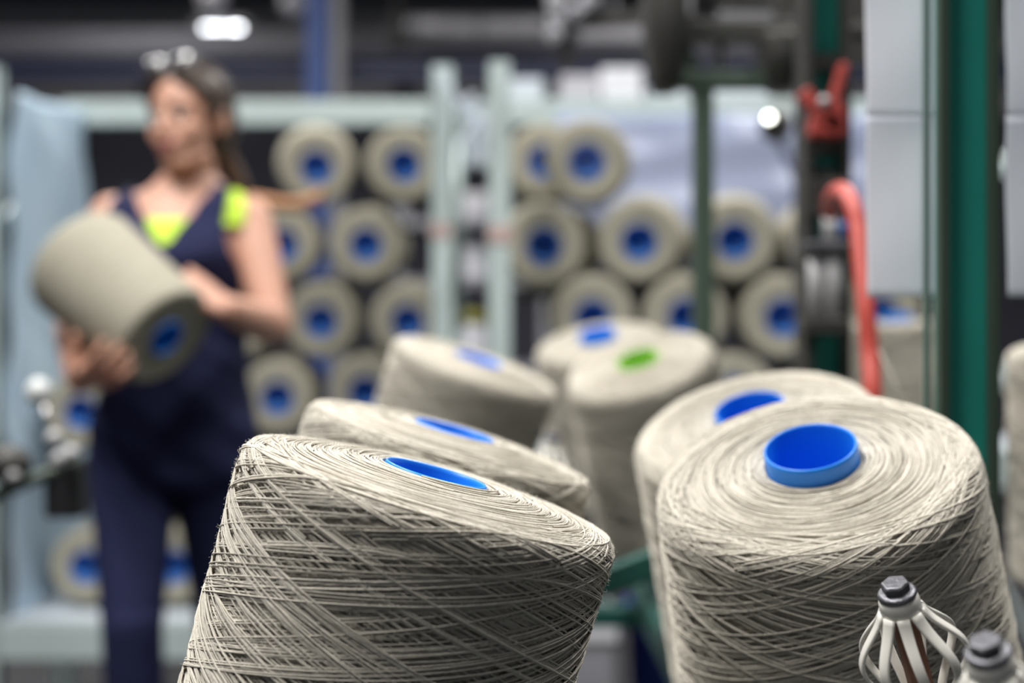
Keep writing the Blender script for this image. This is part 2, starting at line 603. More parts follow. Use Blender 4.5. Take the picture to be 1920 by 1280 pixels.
def detailed_yarn_mesh(name, prof, nstrand, seed, rad=0.00068, face_step=0.0009, fuzz=2500, grade=1.0):
    g = np.random.default_rng(seed)
    S = Surf(prof)
    mb = MB()
    # solid core of the package, slightly below the strands
    core = [(max(r - 0.0068, prof[0][0]), z - 0.0030 if z > 0.2 else z + 0.001) for r, z in prof]
    mb.lathe(core, 96, close=False)
    shoulder_len = S.u[17] - S.side
    top_u = S.u[17]
    slope = math.tan(R(17.5))
    rm = 0.11
    turn = 2 * PI * rm * slope          # rise per turn
    # clustered start angles
    for layer, (off, share) in enumerate(((-0.0042, 0.42), (-0.0021, 0.34), (0.0003, 0.24))):
        n = int(nstrand * share)
        for fam in (1, -1):
            th0 = 0
            starts = []
            while len(starts) < n:
                base = (len(starts) * 2.399963 + g.uniform(-0.25, 0.25)) % (2 * PI)
                csl = slope * g.uniform(0.80, 1.22)
                cu = top_u + g.uniform(-0.015, 0.002) - (g.uniform(0, 0.03) if g.random() < 0.25 else 0)
                step = g.uniform(0.014, 0.032)
                for q in range(g.integers(2, 7) if layer < 2 else g.integers(1, 6)):
                    starts.append((base + q * step * g.uniform(0.85, 1.2), cu + g.uniform(-0.003, 0.002), csl * g.uniform(0.99, 1.01)))
            for th0, umax, sl in starts[:n]:
                tr = 2 * PI * rm * sl
                # rises from below, turns over the shoulder, leaves again along the face
                th_up = umax / tr * 2 * PI
                soft = 0.7
                m = int(46 * (th_up / (2 * PI)) + 14)
                th = np.linspace(-th_up, soft * 1.1, m)
                u = umax - np.sqrt((tr / (2 * PI) * th) ** 2 + (tr / (2 * PI) * soft * 0.5) ** 2) + tr / (2 * PI) * soft * 0.5 * 0.6
                u = np.clip(u, 0, S.L - 0.006)
                wob = np.cumsum(g.normal(0, 0.00007, m))
                rr, zz = S.at(u + wob, off + g.normal(0, 0.00035))
                ang = th0 + fam * th
                pts = np.stack([rr * np.cos(ang), rr * np.sin(ang), zz], axis=1)
                mb.tube(pts, rad * g.uniform(0.8, 1.15), 5, tone=float(np.clip(g.normal(0.55, 0.28), 0.0, 1.0)), caps=False)
    # windings seen edge on across the end face
    r0, r1 = prof[-1][0] + 0.002, prof[17][0] + 0.006
    r = r0
    while r < r1:
        for rep in range(2):
            a0 = g.uniform(0, 2 * PI)
            span_left = 2 * PI
            while span_left > 0:
                span = g.uniform(0.7, 2.4)
                m = max(6, int(span / 0.09))
                ang = a0 + np.linspace(0, span, m)
                q = np.linspace(-1, 1, m)
                dr = g.normal(0, 0.0007) + g.uniform(-0.0016, 0.0016) * q - 0.0012 * q * q
                rad_r = np.clip(r + dr, r0, r1 + 0.006)
                zz = np.interp(rad_r, [p_[0] for p_ in prof[:16:-1]], [p_[1] for p_ in prof[:16:-1]])
                zz = zz + g.normal(-0.0006, 0.0005) - 0.0010 * q * q * (1 if rep else 0.4)
                pts = np.stack([rad_r * np.cos(ang), rad_r * np.sin(ang), zz], axis=1)
                mb.tube(pts, rad * g.uniform(0.8, 1.1), 5, tone=float(np.clip(g.normal(0.6, 0.2), 0.05, 1.0)), caps=False)
                a0 += span * 0.94
                span_left -= span
        r += face_step * g.uniform(0.7, 1.3)
    # loose fibres standing off the yarn
    for k in range(fuzz):
        u = g.uniform(0.0, S.L - 0.02) if k % 3 else g.uniform(S.side - 0.02, top_u + 0.03)
        a = g.uniform(0, 2 * PI)
        L = g.uniform(0.0006, 0.0026)
        dth = g.normal(0, 0.020)
        du = g.normal(0, 0.0012)
        q = np.linspace(0, 1, 4)
        rr, zz = S.at(np.clip(u + du * q, 0, S.L), 0)
        offs = 0.0004 + L * np.sin(q * PI * g.uniform(0.45, 0.8))
        nr = np.interp(u, S.u, S.nr[:, 0])
        nz = np.interp(u, S.u, S.nr[:, 1])
        ang = a + dth * q
        pts = np.stack([(rr + nr * offs) * np.cos(ang), (rr + nr * offs) * np.sin(ang), zz + nz * offs], axis=1)
        mb.tube(pts, 0.000055, 3, tone=0.8, caps=False)
    me = mb.mesh(name)
    me.materials.append(M['yarn'])
    me.polygons.foreach_set('use_smooth', [True] * len(me.polygons))
    return me


def tube_mesh(name, r, top, material, depth=0.24, lip=0.0022):
    """plastic cone tube: a lip at the top, the inside narrows to a small hole"""
    prof = [(r * 0.97, top - 0.045), (r, top - 0.003), (r - 0.0004, top - 0.0008), (r - lip * 0.5, top),
            (r - lip + 0.0003, top - 0.0006), (r - lip, top - 0.003), (r * 0.86, top - depth * 0.35),
            (r * 0.74, top - depth * 0.7), (0.0065, top - depth), (0.0055, top - depth - 0.01), (r * 0.5, top - depth - 0.012)]
    mb = MB().lathe(prof, 64)
    me = mb.mesh(name)
    me.materials.append(material)
    me.polygons.foreach_set('use_smooth', [True] * len(me.polygons))
    return me


def link(name, me, parent):
    o = bpy.data.objects.new(name, me)
    COL.objects.link(o)
    o.parent = parent
    return o


profA = profile(0.1120, 0.1075, 0.031, shoulder=0.010, dome=0.008)
profB = profile(0.108, 0.126, 0.0305, shoulder=0.014, dome=0.004)
yarnA = detailed_yarn_mesh('yarn_package', profA, 560, 3, rad=0.00050, fuzz=6500)
yarnB = detailed_yarn_mesh('yarn_package', profB, 600, 5, rad=0.00053, fuzz=3000)
tubeA = tube_mesh('core_tube', 0.031, H + 0.0092, M['blue_plastic'])
tubeB = tube_mesh('core_tube', 0.0312, H + 0.0165, M['blue_plastic'])
tubeG = tube_mesh('core_tube', 0.031, H + 0.008, M['lime_plastic'])


def cone_at(px, py, Y, lean, toward, yarn, tube, label, spin=0.0, group=None, scale=1.0):
    """a package whose face centre is seen at (px,py), at depth Y; lean to the right, tipped towards the camera (degrees)"""
    top = P(px, py, Y)
    ax = Vector((math.tan(R(lean)), -math.tan(R(toward)), 1)).normalized()
    q = Vector((0, 0, 1)).rotation_difference(ax) @ Quaternion((0, 0, 1), spin)
    t = thing('yarn_cone', label, 'yarn cone', top - ax * H * scale, q, group)
    t.scale = (scale,) * 3
    y = link('yarn_package', yarn, t)
    link('core_tube', tube, t)
    return t, top, ax


fore = []
fore.append(cone_at(811, 913, 0.832, 16.0, 0.8, yarnA, tubeA, 'sharp beige yarn cone in front, leaning right, blue tube almost flush in its top', 0.4))
fore.append(cone_at(847, 826, 1.087, 16.5, 1.5, yarnA, tubeA, 'leaning beige yarn cone directly behind the sharp front one, thin blue slit in its top', 2.1))
fore.append(cone_at(894, 684, 1.86, 19.0, 9.0, yarnA, tubeA, 'blurred yarn cone standing before the left rack upright, pale blue tube in its sloping top', 4.0))
fore.append(cone_at(1525, 876, 0.955, -14.0, 24.0, yarnB, tubeB, 'large beige yarn cone at right with a wide raised blue tube, behind the white spindle', 1.0))
fore.append(cone_at(1412, 794, 1.25, -16.0, 22.0, yarnB, tubeB, 'beige yarn cone partly hidden behind the large right one, its blue tube rim half covered', 2.7))
fore.append(cone_at(1198, 680, 2.02, -17.0, 22.0, yarnB, tubeG, 'blurred yarn cone with a lime green tube in its top', 5.0))
fore.append(cone_at(1122, 640, 2.40, -10.0, 18.0, yarnB, tubeB, 'pale yarn cone behind the lime green tubed one', 0.5))
fore.append(cone_at(1678, 606, 2.65, -2.0, 2.0, yarnB, tubeB, 'upright yarn cone below the hanging paper, behind the red hose', 0.9))
fore.append(cone_at(2075, 640, 1.60, -6.0, 2.0, yarnB, tubeB, 'yarn cone half seen at the right edge behind the green post', 1.9))

# ------------------------------------------------------------------ creel: frame carrying the leaning packages
cr = thing('yarn_creel', 'dark green yarn creel of square tubes beneath the leaning yarn cones', 'creel', (0.05, 1.6, 0))
MB().bar((-0.20, 0.62, 0.60), (-0.20, 2.75, 0.60), 0.05, 0.05).build('rail', M['teal'], cr, local=False, bevel=0.004)
MB().bar((0.255, 0.62, 0.60), (0.255, 2.75, 0.60), 0.05, 0.05).build('rail', M['teal'], cr, local=False, bevel=0.004)
MB().bar((0.62, 1.2, 0.60), (0.62, 2.75, 0.60), 0.05, 0.05).build('rail', M['teal'], cr, local=False, bevel=0.004)
for yy, x1 in ((0.65, 0.255), (1.5, 0.62), (2.7, 0.62)):
    MB().bar((-0.20, yy, 0.56), (x1, yy, 0.56), 0.05, 0.04).build('crossbar', M['teal'], cr, local=False, bevel=0.004)
for xx, yy in ((-0.20, 0.65), (0.255, 0.65), (-0.20, 2.7), (0.62, 2.7), (0.62, 1.3)):
    MB().bar((xx, yy, 0.0), (xx, yy, 0.6), 0.05, 0.05).build('leg', M['teal'], cr, local=False, bevel=0.004)
MB().bar(P(1080, 1110, 1.62), P(1265, 1040, 1.62), 0.025, 0.03).build('brace', M['teal'], cr, local=False, bevel=0.003)
for (t, top, ax) in fore:
    base = top - ax * (H + 0.0)
    rail_x = min((-0.20, 0.255, 0.62), key=lambda v: abs(v - base.x))
    foot = Vector((rail_x, base.y, 0.60))
    mid = base - ax * 0.03
    MB().tube([foot, foot.lerp(mid, 0.6) + Vector((0, 0, 0.01)), mid, base + ax * 0.02], 0.009, 10).build('peg', M['dark_steel'], cr, local=False)


# ------------------------------------------------------------------ white expanding spindles
def spindle(px, py, Y, lean, toward, label, spin):
    top = P(px, py, Y)
    ax = Vector((math.tan(R(lean)), -math.tan(R(toward)), 1)).normalized()
    q = Vector((0, 0, 1)).rotation_difference(ax) @ Quaternion((0, 0, 1), spin)
    L = 0.086
    t = thing('yarn_spindle', label, 'spindle', top - ax * L, q)
    zt = L
    # collar: a rounded cup
    MB().lathe([(0.0035, zt), (0.0092, zt), (0.0103, zt - 0.0008), (0.0108, zt - 0.003), (0.0112, zt - 0.0095), (0.0100, zt - 0.0105), (0.0088, zt - 0.009), (0.0084, zt - 0.003), (0.0035, zt - 0.002)], 40).build('collar', M['white_nylon'], t)
    MB().lathe([(0.004, 0.012), (0.0112, 0.012), (0.0115, 0.004), (0.0112, 0.0), (0.004, 0.0)], 40).build('lower_collar', M['white_nylon'], t)
    n = 9
    zs = np.linspace(0, 1, 26)
    # rib centre line: leaves the collar, bulges, returns
    kz = [0.0, 0.07, 0.16, 0.26, 0.36, 0.48, 0.62, 0.78, 0.90, 1.0]
    kr = [0.0108, 0.0130, 0.0185, 0.0252, 0.0288, 0.0280, 0.0225, 0.0155, 0.0120, 0.0108]
    rr = np.interp(zs, kz, kr)
    for _ in range(2):
        rr[1:-1] = (rr[:-2] + 2 * rr[1:-1] + rr[2:]) / 4
    zz = zt - 0.0085 - zs * (zt - 0.0085 - 0.006)
    for k in range(n):
        a0 = 2 * PI * k / n
        v, f = [], []
        for i in range(len(zs)):
            ang = a0 + 0.30 * zs[i]
            i0, i1 = max(i - 1, 0), min(i + 1, len(zs) - 1)
            tr, tz = rr[i1] - rr[i0], zz[i1] - zz[i0]
            ln = math.hypot(tr, tz)
            nr, nz = -tz / ln, tr / ln
            wdt = 0.0034 - 0.0009 * math.sin(min(zs[i] * 1.5, 1) * PI / 2)
            th = 0.0011
            er = Vector((math.cos(ang), math.sin(ang), 0))
            et = Vector((-math.sin(ang), math.cos(ang), 0))
            ez = Vector((0, 0, 1))
            c = er * rr[i] + ez * zz[i]
            nn = er * nr + ez * nz
            for (sx, sn) in ((-1, -0.6), (-0.7, -1), (0.7, -1), (1, -0.6), (1, 0.6), (0.7, 1), (-0.7, 1), (-1, 0.6)):
                v.append(c + et * wdt * sx + nn * th * sn)
        for i in range(len(zs) - 1):
            for j in range(8):
                j2 = (j + 1) % 8
                f.append((i * 8 + j, i * 8 + j2, (i + 1) * 8 + j2, (i + 1) * 8 + j))
        f.append(tuple(range(8))[::-1])
        f.append(tuple((len(zs) - 1) * 8 + j for j in range(8)))
        MB().add(v, f).build('rib', M['white_nylon'], t, fix=True)
    MB().lathe([(0.003, zt), (0.0100, zt), (0.0106, zt + 0.0012), (0.0098, zt + 0.0026), (0.0082, zt + 0.0032), (0.003, zt + 0.0032)], 40).build('washer', M['dark_steel'], t)
    hexb = MB()
    vs, fs = [], []
    for (rad, z) in ((0.0076, zt + 0.0028), (0.0078, zt + 0.0072), (0.0068, zt + 0.0085)):
        for k in range(6):
            vs.append((rad * math.cos(k * PI / 3 + 0.3), rad * math.sin(k * PI / 3 + 0.3), z))
    for i in range(2):
        for k in range(6):
            fs.append((i * 6 + k, i * 6 + (k + 1) % 6, (i + 1) * 6 + (k + 1) % 6, (i + 1) * 6 + k))
    fs.append(tuple(12 + k for k in range(6)))
    fs.append(tuple(range(6))[::-1])
    hexb.add(vs, fs).build('bolt', M['dark_steel'], t, bevel=0.0006)
    sh = MB()
    sh.bar((0, 0, 0.004), (0, 0, zt - 0.004), 0.013, 0.006)
    sh.build('core_shaft', M['brown'], t, bevel=0.001)
    MB().tube([(0, 0, 0.006), (0, 0, -0.06), (0.0, 0.01, -0.12)], 0.006, 10).build('stem', M['dark_steel'], t)
    return t, top - ax * (L + 0.12)


spA, fA = spindle(1683, 1116, 0.75, -19, 20, 'sharp white ribbed spindle with a dark bolt, in front of the large right cone', 0.30)
spB, fB = spindle(1853, 1228, 0.62, -20, 20, 'blurred white spindle at the lower right corner, only its bolt and collar in view', 0.8)
spC, fC = spindle(1036, 826, 1.55, 5, 8, 'small blurred white spindle top in the gap right of the sloping cone', 0.5)
MB().tube([fC + Vector((0, 0, 0.02)), Vector((fC.x, fC.y, 0.6)), Vector((-0.2, fC.y, 0.6))], 0.008, 8).build('peg', M['dark_steel'], cr, local=False)
t = thing('spindle_rail', 'dark rail below the white ribbed spindles', 'rail', (0.26, 0.68, 0))
zr = min(fA.z, fB.z) - 0.01
MB().bar((0.10, 0.78, zr), (0.60, 0.78, zr), 0.03, 0.03).build('bar', M['dark_metal'], t, local=False, bevel=0.004)
for xx in (0.12, 0.58):
    MB().bar((xx, 0.78, 0), (xx, 0.78, zr), 0.03, 0.03).build('leg', M['dark_metal'], t, local=False, bevel=0.004)
for f_ in (fA, fB):
    MB().tube([f_ + Vector((0, 0, 0.01)), Vector((f_.x, 0.78, zr))], 0.006, 8).build('peg', M['dark_steel'], t, local=False)

# ------------------------------------------------------------------ storage racks and stacked packages
HB = 0.24
bgprof = profile(0.097, 0.107, 0.041, shoulder=0.016, dome=-0.004, h=HB)


def bg_mesh():
    mb = MB().lathe(bgprof, 56)
    me = mb.mesh('yarn_package')
    me.materials.append(M['wound'])
    me.polygons.foreach_set('use_smooth', [True] * len(me.polygons))
    return me


bgY = bg_mesh()
bgT = tube_mesh('core_tube', 0.042, HB + 0.001, M['blue_dull'], depth=0.055, lip=0.0025)


def proto_bg():
    t = thing('yarn_cone', '', 'yarn cone')
    link('yarn_package', bgY, t)
    link('core_tube', bgT, t)
    return t


PB = proto_bg()
used = [False]


def bg_cone(px, py, Y, yaw, pitch, label, group):
    """stacked package; face centre at (px,py) at depth Y; face turned by yaw to the right and pitch downwards (degrees)"""
    if used[0]:
        t = PB.copy()
        COL.objects.link(t)
        for ch in PB.children:
            c = ch.copy()
            COL.objects.link(c)
            c.parent = t
    else:
        t = PB
        used[0] = True
    ax = Vector((math.sin(R(yaw)), -math.cos(R(yaw)), -math.sin(R(pitch)))).normalized()
    q = Vector((0, 0, 1)).rotation_difference(ax)
    t.rotation_mode = 'QUATERNION'
    t.rotation_quaternion = q
    t.location = P(px, py, Y) - ax * HB
    tag(t, label, 'yarn cone', group)
    return t


YL, YR = 3.70, 3.30
ORD = ['first', 'second', 'third', 'fourth', 'fifth']
left_rows = [
    ('top', [(593, 312, 8, 9), (757, 308, 4, 6)]),
    ('second', [(528, 458, 6, 5), (686, 458, 3, 4)]),
    ('third', [(440, 604, 4, 3), (601, 601, 3, 5), (764, 602, 2, 2)]),
    ('fourth', [(150, 772, -3, 2), (358, 742, 2, 2), (520, 745, 3, 3), (684, 735, 2, 2)]),
    ('fifth', [(240, 905, 2, 1), (438, 885, 2, 2), (600, 885, 2, 2), (760, 885, 2, 2)]),
    ('bottom', [(160, 1062, -2, 0), (325, 1062, 0, 0), (519, 1030, 0, 0), (680, 1030, 0, 0)]),
]
hint = {('top', 0): 'beyond the orange strip', ('second', 0): 'half hidden by the woman\'s bare arm', ('third', 1): 'beside the woman\'s elbow',
        ('fourth', 0): 'low at left beside the woman\'s hip', ('bottom', 0): 'on the pale shelf left of her legs', ('bottom', 1): 'seen between her legs'}
for nm, row in left_rows:
    for i, (px, py, yw, pt) in enumerate(row):
        h_ = hint.get((nm, i))
        lab = f'yarn cone {ORD[i]} from the left in the left rack\'s {nm} row'
        if h_:
            lab = f'yarn cone in the left rack\'s {nm} row, {h_}'
        bg_cone(px, py, YL, yw, pt, lab, 'yarn cones stacked in the left rack')
right_rows = [
    ('top', [(1020, 302, 0, 3), (1100, 302, -4, 6)], [3.60, YR]),
    ('second', [(1020, 460, 0, 4), (1198, 452, -8, 6), (1378, 450, -8, 6), (1552, 452, -6, 4)], [YR] * 4),
    ('third', [(1112, 595, 0, 4), (1286, 594, -4, 4), (1468, 594, -4, 4), (1650, 590, -4, 3)], [YR] * 4),
    ('bottom', [(1200, 740, 0, 0), (1376, 740, 0, 0), (1560, 740, 0, 0)], [YR] * 3),
    ('rear', [(1060, 462, 0, 2), (1226, 456, 0, 2), (1392, 456, 0, 2), (1552, 456, 0, 2)], [3.60] * 4),
]
for nm, row, ys in right_rows:
    for i, (px, py, yw, pt) in enumerate(row):
        lab = f'yarn cone {ORD[i]} from the left in the right rack\'s {nm} row'
        if nm == 'top':
            lab = ('yarn cone wedged behind the pale upright in the right rack\'s top row', 'yarn cone alone on top of the right rack\'s stack, pale tube showing')[i]
        if nm == 'rear':
            lab = f'yarn cone {ORD[i]} from the left in the right rack\'s rear row, mostly hidden'
        bg_cone(px, py, ys[i], yw, pt, lab, 'yarn cones stacked in the right rack')


def rack(name, label, xl, xr, yf, yr, ztop, shelf_z, beam_z, post_w):
    t = thing(name, label, 'rack', ((xl + xr) / 2, (yf + yr) / 2, 0))
    for x in (xl, xr):
        for y in (yf, yr):
            p = MB()
            # open C section post
            p.box((x, y - 0.02 if y == yf else y + 0.02, ztop / 2), (post_w, 0.005, ztop))
            for s in (-1, 1):
                p.box((x + s * (post_w / 2 - 0.002), y, ztop / 2), (0.004, 0.045, ztop))
            po = p.build('upright', M['rack'], t, smooth=False, local=False)
            MB().box((x, y, 0.005), (post_w + 0.04, 0.10, 0.01)).build('foot_plate', M['dark_metal'], t, smooth=False, local=False)
        for z0 in (0.2, 0.75, 1.3):
            MB().bar((x + (-0.02 if x == xl else 0.02), yf + 0.02, z0), (x + (-0.02 if x == xl else 0.02), yr - 0.02, z0 + 0.35), 0.012, 0.03).build('brace', M['rack'], t, smooth=False, local=False)
    for z in shelf_z:
        for y in (yf - 0.005, yr + 0.005):
            b = MB().box(((xl + xr) / 2, y, z - 0.045), (xr - xl - post_w, 0.045, 0.09))
            b.build('shelf_beam', M['rack'], t, local=False, bevel=0.004)
        MB().box(((xl + xr) / 2, (yf + yr) / 2, z - 0.006), (xr - xl - post_w, yr - yf + 0.05, 0.012)).build('shelf_deck', M['rack_deck'], t, smooth=False, local=False)
    for z in beam_z:
        MB().box(((xl + xr) / 2, yr, z), (xr - xl, 0.045, 0.07)).build('top_beam', M['rack'], t, local=False, bevel=0.004)
    return t


LXL, LXR, LYF, LYR = -1.305, -0.173, 3.55, 4.15
rl = rack('storage_rack', 'pale green metal rack behind the woman, left of the narrow gap', LXL, LXR, LYF, LYR, 1.765, (0.38,), (1.745,), 0.060)
RXL, RXR, RYF, RYR = -0.028, 1.25, 3.14, 3.95
rr_ = rack('storage_rack', 'pale green metal rack right of the narrow gap, behind the dark green posts', RXL, RXR, RYF, RYR, 1.695, (0.845,), (1.715,), 0.048)
MB().box(((RXL + RXR) / 2, 3.76, 1.205), (RXR - RXL - 0.06, 0.34, 0.02)).build('inner_shelf', M['dark_metal'], rr_, smooth=False, local=False)
for (rk, x, y, px, py) in ((rl, LXR, LYF, 826, 432), (rr_, RXL, RYF, 937, 438)):
    c = P(px, py, y - 0.025)
    MB().box((c.x, y - 0.0245, c.z), (0.05, 0.003, 0.036)).build('load_label', M['label'], rk, smooth=False, local=False)['label'] = 'reddish load sticker'


# ------------------------------------------------------------------ plastic film
def film(name, material, fn, nu, nv, label, cat='plastic film'):
    v, f = [], []
    for i in range(nu + 1):
        for j in range(nv + 1):
            v.append(fn(i / nu, j / nv))
    for i in range(nu):
        for j in range(nv):
            a_ = i * (nv + 1) + j
            f.append((a_, a_ + nv + 1, a_ + nv + 2, a_ + 1))
    o = MB().add(v, f).build(name, material)
    s = o.modifiers.new('thick', 'SOLIDIFY')
    s.thickness = 0.0015
    return tag(o, label, cat)


def f_end(u, v):
    y = LYF - 0.02 + u * (LYR - LYF + 0.03)
    zt = 1.70 + 0.055 * u
    z = 0.39 + (zt - 0.39) * v
    x = LXL + 0.062 + 0.012 * math.sin(u * 9 + v * 4) * math.sin(v * 11) + 0.008 * math.sin(v * 27 + u * 5)
    return (x, y, z)


film('stretch_film', M['film'], f_end, 40, 60, 'pale blue stretch film covering the left end of the rack')


def f_back(u, v):
    x = 0.12 + u * 1.05
    z = 1.28 + 0.42 * v
    y = RYR - 0.06 + 0.016 * math.sin(u * 14 + v * 5) + 0.01 * math.sin(v * 17 - u * 6)
    return (x, y, z)


film('stretch_film', M['clear_film'], f_back, 50, 24, 'pale lilac clear film stretched across the back of the right rack')


def f_droop(u, v):
    # film bunched from the left upright over to the gap and hanging down
    a_ = P(832, 140, 3.50)
    b_ = P(905, 225, 3.42)
    p = a_.lerp(b_, u)
    p.z -= 0.05 * math.sin(u * PI)
    wdt = 0.05 + 0.10 * u
    p.z += (v - 0.5) * wdt * 0.9
    p.x += (v - 0.5) * -0.045
    p.y += 0.016 * math.sin(v * 12 + u * 7)
    return p


film('film_tail', M['white_film'], f_droop, 24, 14, 'white film tail slung diagonally from the left rack upright into the gap')


def f_hang(u, v):
    a_ = P(868, 212, 3.44)
    b_ = P(912, 212, 3.40)
    p = a_.lerp(b_, u)
    p.z -= v * 0.13
    p.y += 0.014 * math.sin(u * 11 + v * 3)
    p.x += 0.006 * math.sin(v * 9)
    return p


film('film_bundle', M['white_film'], f_hang, 16, 12, 'crumpled white film bundle hanging between the two rack uprights')

# goods seen through the gap between the racks
t = thing('storage_shelf', 'dark shelf unit seen through the gap between the racks', 'shelf', (-0.15, 5.4, 0))
for z in (0.98, 1.30, 1.52):
    MB().box((-0.15, 5.45, z), (0.55, 0.4, 0.03)).build('shelf_board', M['grey_steel'], t, smooth=False, local=False)
for x in (-0.42, 0.12):
    MB().box((x, 5.45, 0.8), (0.03, 0.4, 1.6)).build('side_panel', M['grey_steel'], t, smooth=False, local=False)
c = P(888, 600, 5.3)
t = thing('white_canister', 'white canister with an olive yellow lid seen low in the gap between the racks', 'canister', (c.x, 5.35, 0.995))
MB().lathe([(0.001, 0), (0.055, 0), (0.058, 0.01), (0.058, 0.14), (0.05, 0.155), (0.001, 0.155)], 28).build('body', M['white_box'], t)
MB().lathe([(0.001, 0.155), (0.06, 0.155), (0.06, 0.195), (0.055, 0.2), (0.001, 0.2)], 28).build('lid', M['olive'], t)
c = P(885, 455, 5.3)
tag(MB().box((c.x, 5.36, 1.315 + 0.06), (0.13, 0.14, 0.12)).build('carton', M['white_box'], bevel=0.008), 'white carton on the shelf seen in the middle of the gap between the racks', 'carton')
tag(MB().box((c.x + 0.01, 5.36, 1.535 + 0.05), (0.10, 0.12, 0.10)).build('carton', M['duct'], bevel=0.008), 'grey carton on the upper shelf in the gap between the racks', 'carton')
# bright box lying on the far shelf line, above right rack
c = P(1165, 186, 4.6)
t = thing('wall_shelf', 'high grey shelf behind the right rack carrying a bright carton', 'shelf', (0.4, 4.7, 1.85))
MB().box((0.42, 4.72, 1.835), (1.4, 0.3, 0.03)).build('shelf_board', M['rack'], t, smooth=False, local=False)
for x in (-0.24, 1.08):
    MB().box((x, 4.86, 0.92), (0.04, 0.04, 1.82)).build('post', M['rack'], t, smooth=False, local=False)
tag(MB().box((c.x, 4.66, 1.85 + 0.055), (0.13, 0.16, 0.11)).build('carton', M['white_card'], bevel=0.006), 'bright white carton on the high shelf above the right rack', 'carton')
for px_, hw, hh, mm, lab in ((975, 0.15, 0.08, 'rack_deck', 'pale green carton at the left end of the high shelf'), (1085, 0.12, 0.09, 'light_panel', 'grey lilac carton on the high shelf beside the bright one'),
                             (1250, 0.12, 0.06, 'rack_deck', 'pale flat carton right of the bright one on the high shelf'), (1385, 0.2, 0.07, 'rack_deck', 'long pale carton on the high shelf behind the gantry')):
    c = P(px_, 186, 4.65)
    tag(MB().box((c.x, 4.68, 1.85 + hh / 2), (hw, 0.16, hh)).build('carton', M[mm], bevel=0.006), lab, 'carton')

# glowing ball added for a small bright highlight behind the posts
c = P(1442, 220, 3.02)
t = thing('glint_ball', 'small glowing ball added for a bright highlight behind the rack, beside the red clamp', 'lamp', c)
MB().ellipsoid(c, (0.0065, 0.0065, 0.0065)).build('glow_ball', M['glint_glow'], t, local=False)
MB().lathe([(0.010, 0.0), (0.035, 0.03), (0.038, 0.034), (0.028, 0.05), (0.010, 0.06)], 24, orient((0.6, 1, -0.3)), c + Vector((0.006, 0.008, -0.003))).build('ball_cup', M['dark_metal'], t, local=False)
MB().tube([c + Vector((0.03, 0.06, -0.03)), c + Vector((0.07, 0.05, -0.12)), (c.x + 0.07, 3.05, 1.0), (c.x + 0.07, 3.05, 0.0)], 0.010, 8).build('stand', M['navy_steel'], t, local=False)

# orange strip behind her shoulder
pts = [P(455, 372, 3.52), P(490, 378, 3.52), P(530, 384, 3.51), P(565, 383, 3.50), P(588, 374, 3.50), P(602, 362, 3.50)]
mb = MB()
for i in range(len(pts) - 1):
    mb.capsule(pts[i], pts[i + 1], [0.020, 0.022, 0.021, 0.020, 0.016, 0.011][i], [0.020, 0.022, 0.021, 0.020, 0.016, 0.011][i + 1], 14, (1, 0.8))
t_o = remesh(mb, 'tan_strap', M['tan'], None, 0.004, 6)
tag(t_o, 'orange-brown strap hanging across the cones behind the woman\'s shoulder', 'strap')
# ------------------------------------------------------------------ machine posts and gantry at right
# open green channel post, web at the back
xa, xb = P(1778, 0, 1.15).x, P(1886, 0, 1.15).x
pg = thing('creel_post', 'thick green channel post in front of the hanging paper at right', 'post', ((xa + xb) / 2, 1.17, 0))
MB().box(((xa + xb) / 2, 1.185, 0.95), (xb - xa, 0.005, 1.9)).build('web', M['green'], pg, smooth=False, local=False)
for x in (xa, xb):
    MB().box((x + (0.003 if x == xa else -0.002), 1.176, 0.95), (0.007, 0.014, 1.9)).build('flange', M['dark_green'], pg, smooth=False, local=False)  # flanges darker than the web: their shade is painted in
MB().box((xa - 0.006, 1.19, 0.95), (0.005, 0.005, 1.9)).build('lit_edge_strip', M['edge'], pg, smooth=False, local=False)  # pale strip added to paint the channel's lit edge
MB().box(((xa + xb) / 2, 1.17, 0.005), (0.12, 0.12, 0.01)).build('foot_plate', M['dark_metal'], pg, smooth=False, local=False)

# hanging paper sheets (behind the post)
YS = 1.24


def sheet(px0, px1, py0, py1, label, curl):
    a_, b_ = P(px0, py0, YS), P(px1, py1, YS)

    def fn(u, v):
        x = a_.x + (b_.x - a_.x) * u
        z = a_.z + (b_.z - a_.z) * v
        cv = curl * (max(0, u - 0.55) ** 2) * 1.2
        return (x, YS + 0.003 * math.sin(v * 5 + u * 2) + cv, z)
    o = film('paper_sheet', M['paper'], fn, 24, 24, label, 'paper')
    o.modifiers['thick'].thickness = 0.0006
    return o


sheet(1623, 1792, -110, 219, 'upper white sheet left of the thick green post', 0.10)
sheet(1624, 1792, 216, 556, 'lower white sheet left of the thick green post, above the red hose end', 0.10)
sheet(1886, 2040, -110, 219, 'upper white sheet right of the thick green post', 0.03)
sheet(1887, 2040, 216, 556, 'lower white sheet at the right edge beyond the green post', 0.03)
# rail the sheets hang from, and the thin steel rod below
a_, b_ = P(1600, -112, YS + 0.006), P(2060, -112, YS + 0.006)
tag(MB().tube([a_, b_], 0.006, 10).build('hanging_rod', M['steel']), 'thin steel rod holding the white sheets', 'rod')
xr_ = P(1757, 0, 1.33).x
tag(MB().box((xr_, 1.33, 0.56), (0.007, 0.010, 1.12)).build('steel_strip', M['steel'], bevel=0.001), 'thin upright steel strip left of the thick green post, below the paper', 'strip')

